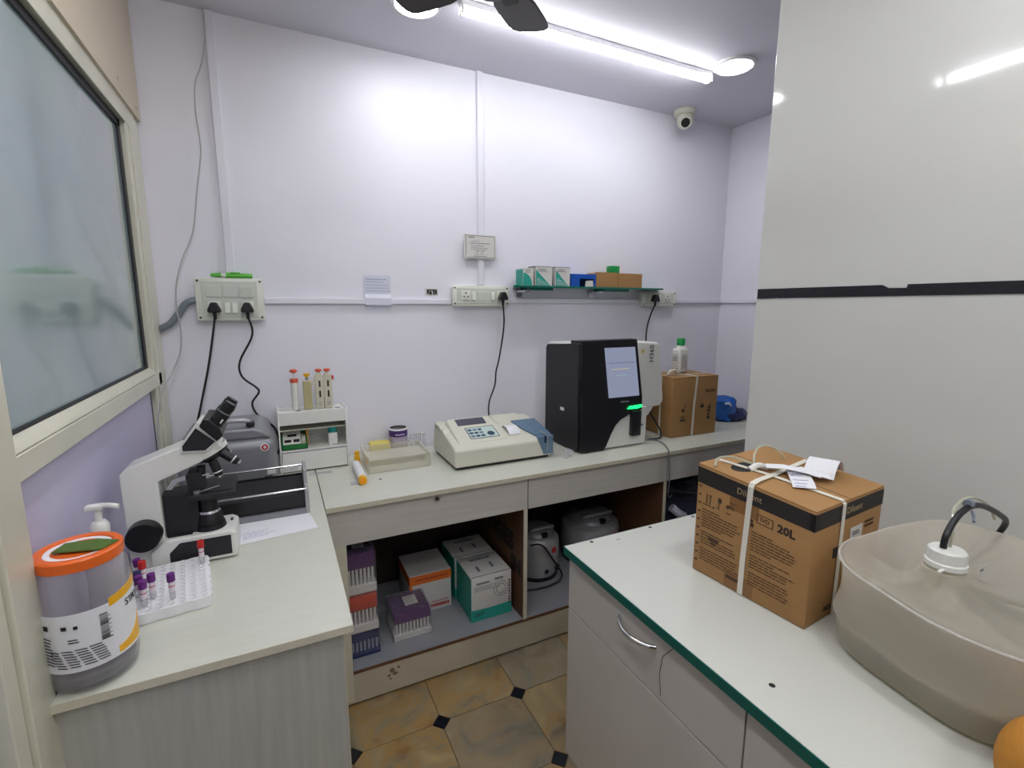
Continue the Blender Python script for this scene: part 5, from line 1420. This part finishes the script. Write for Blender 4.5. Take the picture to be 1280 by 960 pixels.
part('tie', MB().cyl((1.196, .422, ZP + .318), (1.206, .422, ZP + .3185), .0085, seg=12).tube([(1.20, .415, ZP + .306), (1.196, .41, ZP + .297), (1.186, .405, ZP + .290)], .003, 6, 3), M_gcond, tb_, smooth=True)

# mustard cloth pouffe-like bundle in the near corner
oc_ = thing('orange_bundle', 'rounded mustard orange ribbed cloth bundle at the bottom right corner', 'cushion', (.936, .150, ZP))
mb = MB()
mb.lathe([(0, ZP + .002), (.065, ZP + .002)] + [(.066 + .036 * math.cos(q), ZP + .06 + .058 * math.sin(q)) for q in [math.radians(-85 + 12.5 * i) for i in range(14)]] + [(.045, ZP + .118), (0, ZP + .119)], (.936, .150), 48)
part('cloth', mb, M_gold, oc_, smooth=True)

# ------------------------------------------------------------------ bays under the back counter
ZS = .142
def tube_tray(label, x0, x1, y0, y1, z0, h, cap_m, base_m, vial_m, nx, lab=True, rows=True, rot=0):
    t = thing('tube_tray', label, 'tray', ((x0 + x1) / 2, (y0 + y1) / 2, z0))
    part('base', MB().box(x0, y0, z0, x1, y1, z0 + h * .22, .004), base_m, t, smooth=True)
    part('cap_layer', MB().box(x0 + .003, y0 + .003, z0 + h * .60, x1 - .003, y1 - .003, z0 + h * .97, .004), cap_m, t, smooth=True)
    dx = (x1 - x0 - .012) / nx
    v0 = None
    spots = [(x0 + .006 + dx * (i + .5), y0 + .010) for i in range(nx)]
    ny = 8; dy = (y1 - y0 - .02) / ny
    spots += [(xx, y0 + .022 + dy * i) for i in range(1, ny) for xx in (x0 + .010, x1 - .010)]
    r = min(dx * .36, .0062)
    for i, (x, y) in enumerate(spots):
        if v0 is None:
            v0 = part('vial', MB().cyl((x, y, z0 + h * .2), (x, y, z0 + h * .62), r, seg=10), vial_m, t, smooth=True); b = (x, y)
        else:
            o = v0.copy(); COL.objects.link(o); o.parent = t; o.location = (x - b[0], y - b[1], 0)
    cap0 = None
    for i in range(nx):
        for j in range(nx):
            x = x0 + .006 + dx * (i + .5); y = y0 + .010 + (y1 - y0 - .02) * j / (nx - 1)
            if cap0 is None:
                cap0 = part('cap', MB().cyl((x, y, z0 + h * .9), (x, y, z0 + h), r * 1.05, seg=10), cap_m, t, smooth=True); b2 = (x, y)
            else:
                o = cap0.copy(); COL.objects.link(o); o.parent = t; o.location = (x - b2[0], y - b2[1], 0)
    fl = part('film', MB().box(x0 - .001, y0 - .001, z0 + h * .10, x1 + .001, y1 + .001, z0 + h + .0015, .004), M_film, t, smooth=True)
    if lab:
        w_, d_ = (x1 - x0), (y1 - y0)
        l_ = part('paper_label', MB().box(x0 + w_ * .38, y0 + d_ * .28, z0 + h + .0016, x0 + w_ * .72, y0 + d_ * .72, z0 + h + .0026), M_whitecard, t)
        im = MB(); lines(im, (x0 + w_ * .41, y0 + d_ * .64, z0 + h + .0027), X, Y, w_ * .26, 5, d_ * .075, .003, .3, True)
        part('label_print', im, M_greyink, l_)
    return t
M_vial = mat('milky vial plastic', rgb(214, 208, 206), .4)
tube_tray('film wrapped tray of purple capped tubes standing alone at the front of the left bay', .347, .505, 1.812, 1.962, ZS, .122, M_dpurple, M_whitecard, M_vial, 10)
tube_tray('bottom tray of dark capped tubes in the left stack', .157, .289, 1.785, 1.93, ZS, .108, M_navy, M_navy, mat('blue grey vial', rgb(140, 150, 172), .4), 8, lab=False)
tube_tray('middle tray of red capped tubes in the left stack', .157, .285, 1.775, 1.93, ZS + .112, .150, M_redtray, M_whitecard, M_vial, 8)
tube_tray('top tray of purple capped tubes in the left stack', .157, .285, 1.785, 1.93, ZS + .266, .170, M_dpurple, M_whitecard, M_vial, 8)
def teal_box(label, x0, x1, y0, y1, h, full=True):
    t = thing('reagent_box', label, 'box', ((x0 + x1) / 2, (y0 + y1) / 2, ZS))
    part('carton', MB().box(x0, y0, ZS, x1, y1, ZS + h, .002), M_whitecard, t, smooth=True)
    part('teal_side', MB().box(x0 - .0008, y0, ZS + .002, x0 + .001, y1, ZS + h - .004), M_tealbox, t)
    part('teal_base_band', MB().prism([(x0, ZS + .002), (x1, ZS + .002), (x1, ZS + h * .27), (x0 + (x1 - x0) * .45, ZS + h * .25), (x0, ZS + h * .27)], 'y', y0 - .0008, y0 + .001), M_tealbox, t)
    if full:
        text('lettering', 'URIT', .022, (x0 + .036, y0 - .0014, ZS + .030), X, Z, M_ink, t)
        im = MB()
        lines(im, (x0 + .024, y0 - .0012, ZS + h - .035), X, Z, .06, 1, .01, .008, 0, True)
        lines(im, (x0 + .110, y0 - .0012, ZS + h - .030), X, Z, .04, 1, .01, .010, 0, True)
        lines(im, (x0 + .012, y0 - .0012, ZS + h - .048), X, Z, .13, 3, .008, .0018, .4)
        part('print', im, M_greyink, t)
        rg = MB()
        for r0 in (.034, .022):
            pts = [Vector((x1 - .052 + r0 * math.cos(a), y0 - .0014, ZS + h - .075 + r0 * math.sin(a))) for a in [2 * math.pi * i / 24 for i in range(25)]]
            rg.strip(pts, .0012, .0016, Y)
        part('round_emblem', rg, M_greyink, t)
        im = MB()
        for i in range(9): im.quad((x1 - .014, y0 - .0012, ZS + .05 + i * .013), X * .008, Z * random.uniform(.006, .010))
        part('side_code', im, M_ink, t)
    im = MB()
    lines(im, (x0 + .045, y0 + (y1 - y0) * .72, ZS + h + .0003), X, Y, .10, 1, .01, .02, 0, True)
    im.quad((x0 + .05, y0 + (y1 - y0) * .22, ZS + h + .0003), X * .012, Y * .045); im.quad((x0 + .12, y0 + (y1 - y0) * .30, ZS + h + .0003), X * .012, Y * .045)
    part('top_print', im, M_greyink, t)
    part('lid_seam', MB().box(x0 + .002, y0 + .004, ZS + h, x1 - .002, y0 + .007, ZS + h + .0006), M_ink, t)
teal_box('white and teal reagent box at the front right of the left bay', .676, .866, 1.792, 1.978, .206)
teal_box('second teal and white reagent box behind the front one in the dark', .668, .862, 1.985, 2.17, .206, False)
ob_ = thing('orange_reagent_box', 'white reagent box with orange band behind the purple tube tray', 'box', (.545, 2.06, ZS))
part('carton', MB().box(.450, 1.955, ZS, .640, 2.16, ZS + .184, .002), M_whitecard, ob_, smooth=True)
part('orange_band', MB().box(.4492, 1.954, ZS + .140, .6405, 1.956, ZS + .182).box(.4492, 1.954, ZS + .140, .451, 2.158, ZS + .182).box(.4492, 1.954, ZS + .002, .462, 1.956, ZS + .14), M_orangebox, ob_)
im = MB(); lines(im, (.475, 1.9535, ZS + .158), X, Z, .15, 1, .01, .006, 0, True)
part('band_print', im, M_redink, ob_)
im = MB(); lines(im, (.545, 1.9535, ZS + .016), X, Z, .085, 1, .01, .014, 0, True); lines(im, (.545, 1.9535, ZS + .040), X, Z, .08, 1, .01, .003, 0)
part('red_print', im, M_redink, ob_)

def round_centrifuge(label, cx, cy, r, h, cord):
    t = thing('round_centrifuge', label, 'centrifuge', (cx, cy, ZS))
    part('body', MB().lathe([(0, ZS + .012), (r * .90, ZS + .012), (r * .93, ZS + .03), (r, ZS + .06), (r, ZS + h * .72), (r * .97, ZS + h * .80), (r * .80, ZS + h * .88)], (cx, cy), 40), M_silver, t, smooth=True)
    part('lid', MB().lathe([(r * .82, ZS + h * .86), (r * .80, ZS + h * .90), (r * .66, ZS + h), (r * .50, ZS + h * 1.03), (0, ZS + h * 1.04)], (cx, cy), 40), M_greypaint, t, smooth=True)
    part('handle', MB().tube([(cx - r * .52, cy - r * .40, ZS + h), (cx - r * .45, cy - r * .55, ZS + h * 1.07), (cx, cy - r * .62, ZS + h * 1.09), (cx + r * .45, cy - r * .55, ZS + h * 1.07), (cx + r * .52, cy - r * .40, ZS + h)], .009, 8, 4), M_silver, t, smooth=True)
    part('latch', MB().box(cx - .016, cy - r * .80, ZS + h * .90, cx + .016, cy - r * .62, ZS + h * 1.0, .004), M_black, t, smooth=True)
    part('base_ring', MB().lathe([(r * .86, ZS), (r * .95, ZS), (r * .95, ZS + .018), (r * .86, ZS + .018)], (cx, cy), 32), M_black, t, smooth=True)
    a = JA(305)
    part('knob', MB().cyl((cx + r * .9 * math.cos(a), cy + r * .9 * math.sin(a), ZS + .055), (cx + r * 1.10 * math.cos(a), cy + r * 1.10 * math.sin(a), ZS + .055), .016, .013, 16), M_black, t, smooth=True)
    part('switch', MB().box(cx - r * .1, cy - r * 1.0, ZS + .045, cx - r * .1 + .02, cy - r * .95, ZS + .065), M_black, t)
    part('red_sticker', MB().prism([(cx + r * .22, ZS + h * .60), (cx + r * .42, ZS + h * .60), (cx + r * .42, ZS + h * .70), (cx + r * .22, ZS + h * .70)], 'y', cy - r * .985, cy - r * .90), M_redink, t)
    if cord:
        part('mains_lead', MB().tube(cord, .005, 8, 5), M_black, t, smooth=True)
round_centrifuge('small silver round centrifuge with black lead in the middle bay', 1.130, 2.045, .117, .245,
                 [(1.00, 1.86, ZS + .255), (1.05, 1.88, ZS + .24), (1.10, 1.905, ZS + .20), (1.145, 1.90, ZS + .13), (1.185, 1.885, ZS + .06), (1.18, 1.89, ZS + .02), (1.12, 1.885, ZS + .006), (1.04, 1.89, ZS + .006), (.96, 1.92, ZS + .006)])
round_centrifuge('large silver round centrifuge in shadow at the right of the middle bay', 1.480, 2.075, .158, .250, None)

pbag = thing('polythene_bundle', 'dark blue bundle wrapped in clear polythene in the right open bay', 'bag', (2.0, 2.0, ZS))
part('inner_bundle', lump((2.0, 2.0, ZS + .14), .24, .17, .24, 11, amp=.25, freq=4), M_navy, pbag, smooth=True)
part('clear_wrap', lump((1.99, 1.98, ZS + .15), .275, .20, .27, 12, 36, amp=.28, freq=5, jit=.03), M_darkbag, pbag, smooth=True)
part('pale_fold', MB().tube([(1.80, 1.80, .46), (1.83, 1.785, .43), (1.88, 1.79, .40)], .022, 8, 3), M_bluepaper, pbag, smooth=True)
part('knot', MB().tube([(1.735, 1.86, .545), (1.76, 1.84, .552), (1.80, 1.83, .54), (1.90, 1.82, .52), (2.05, 1.84, .48)], .010, 8, 4), M_darkbag, pbag, smooth=True)
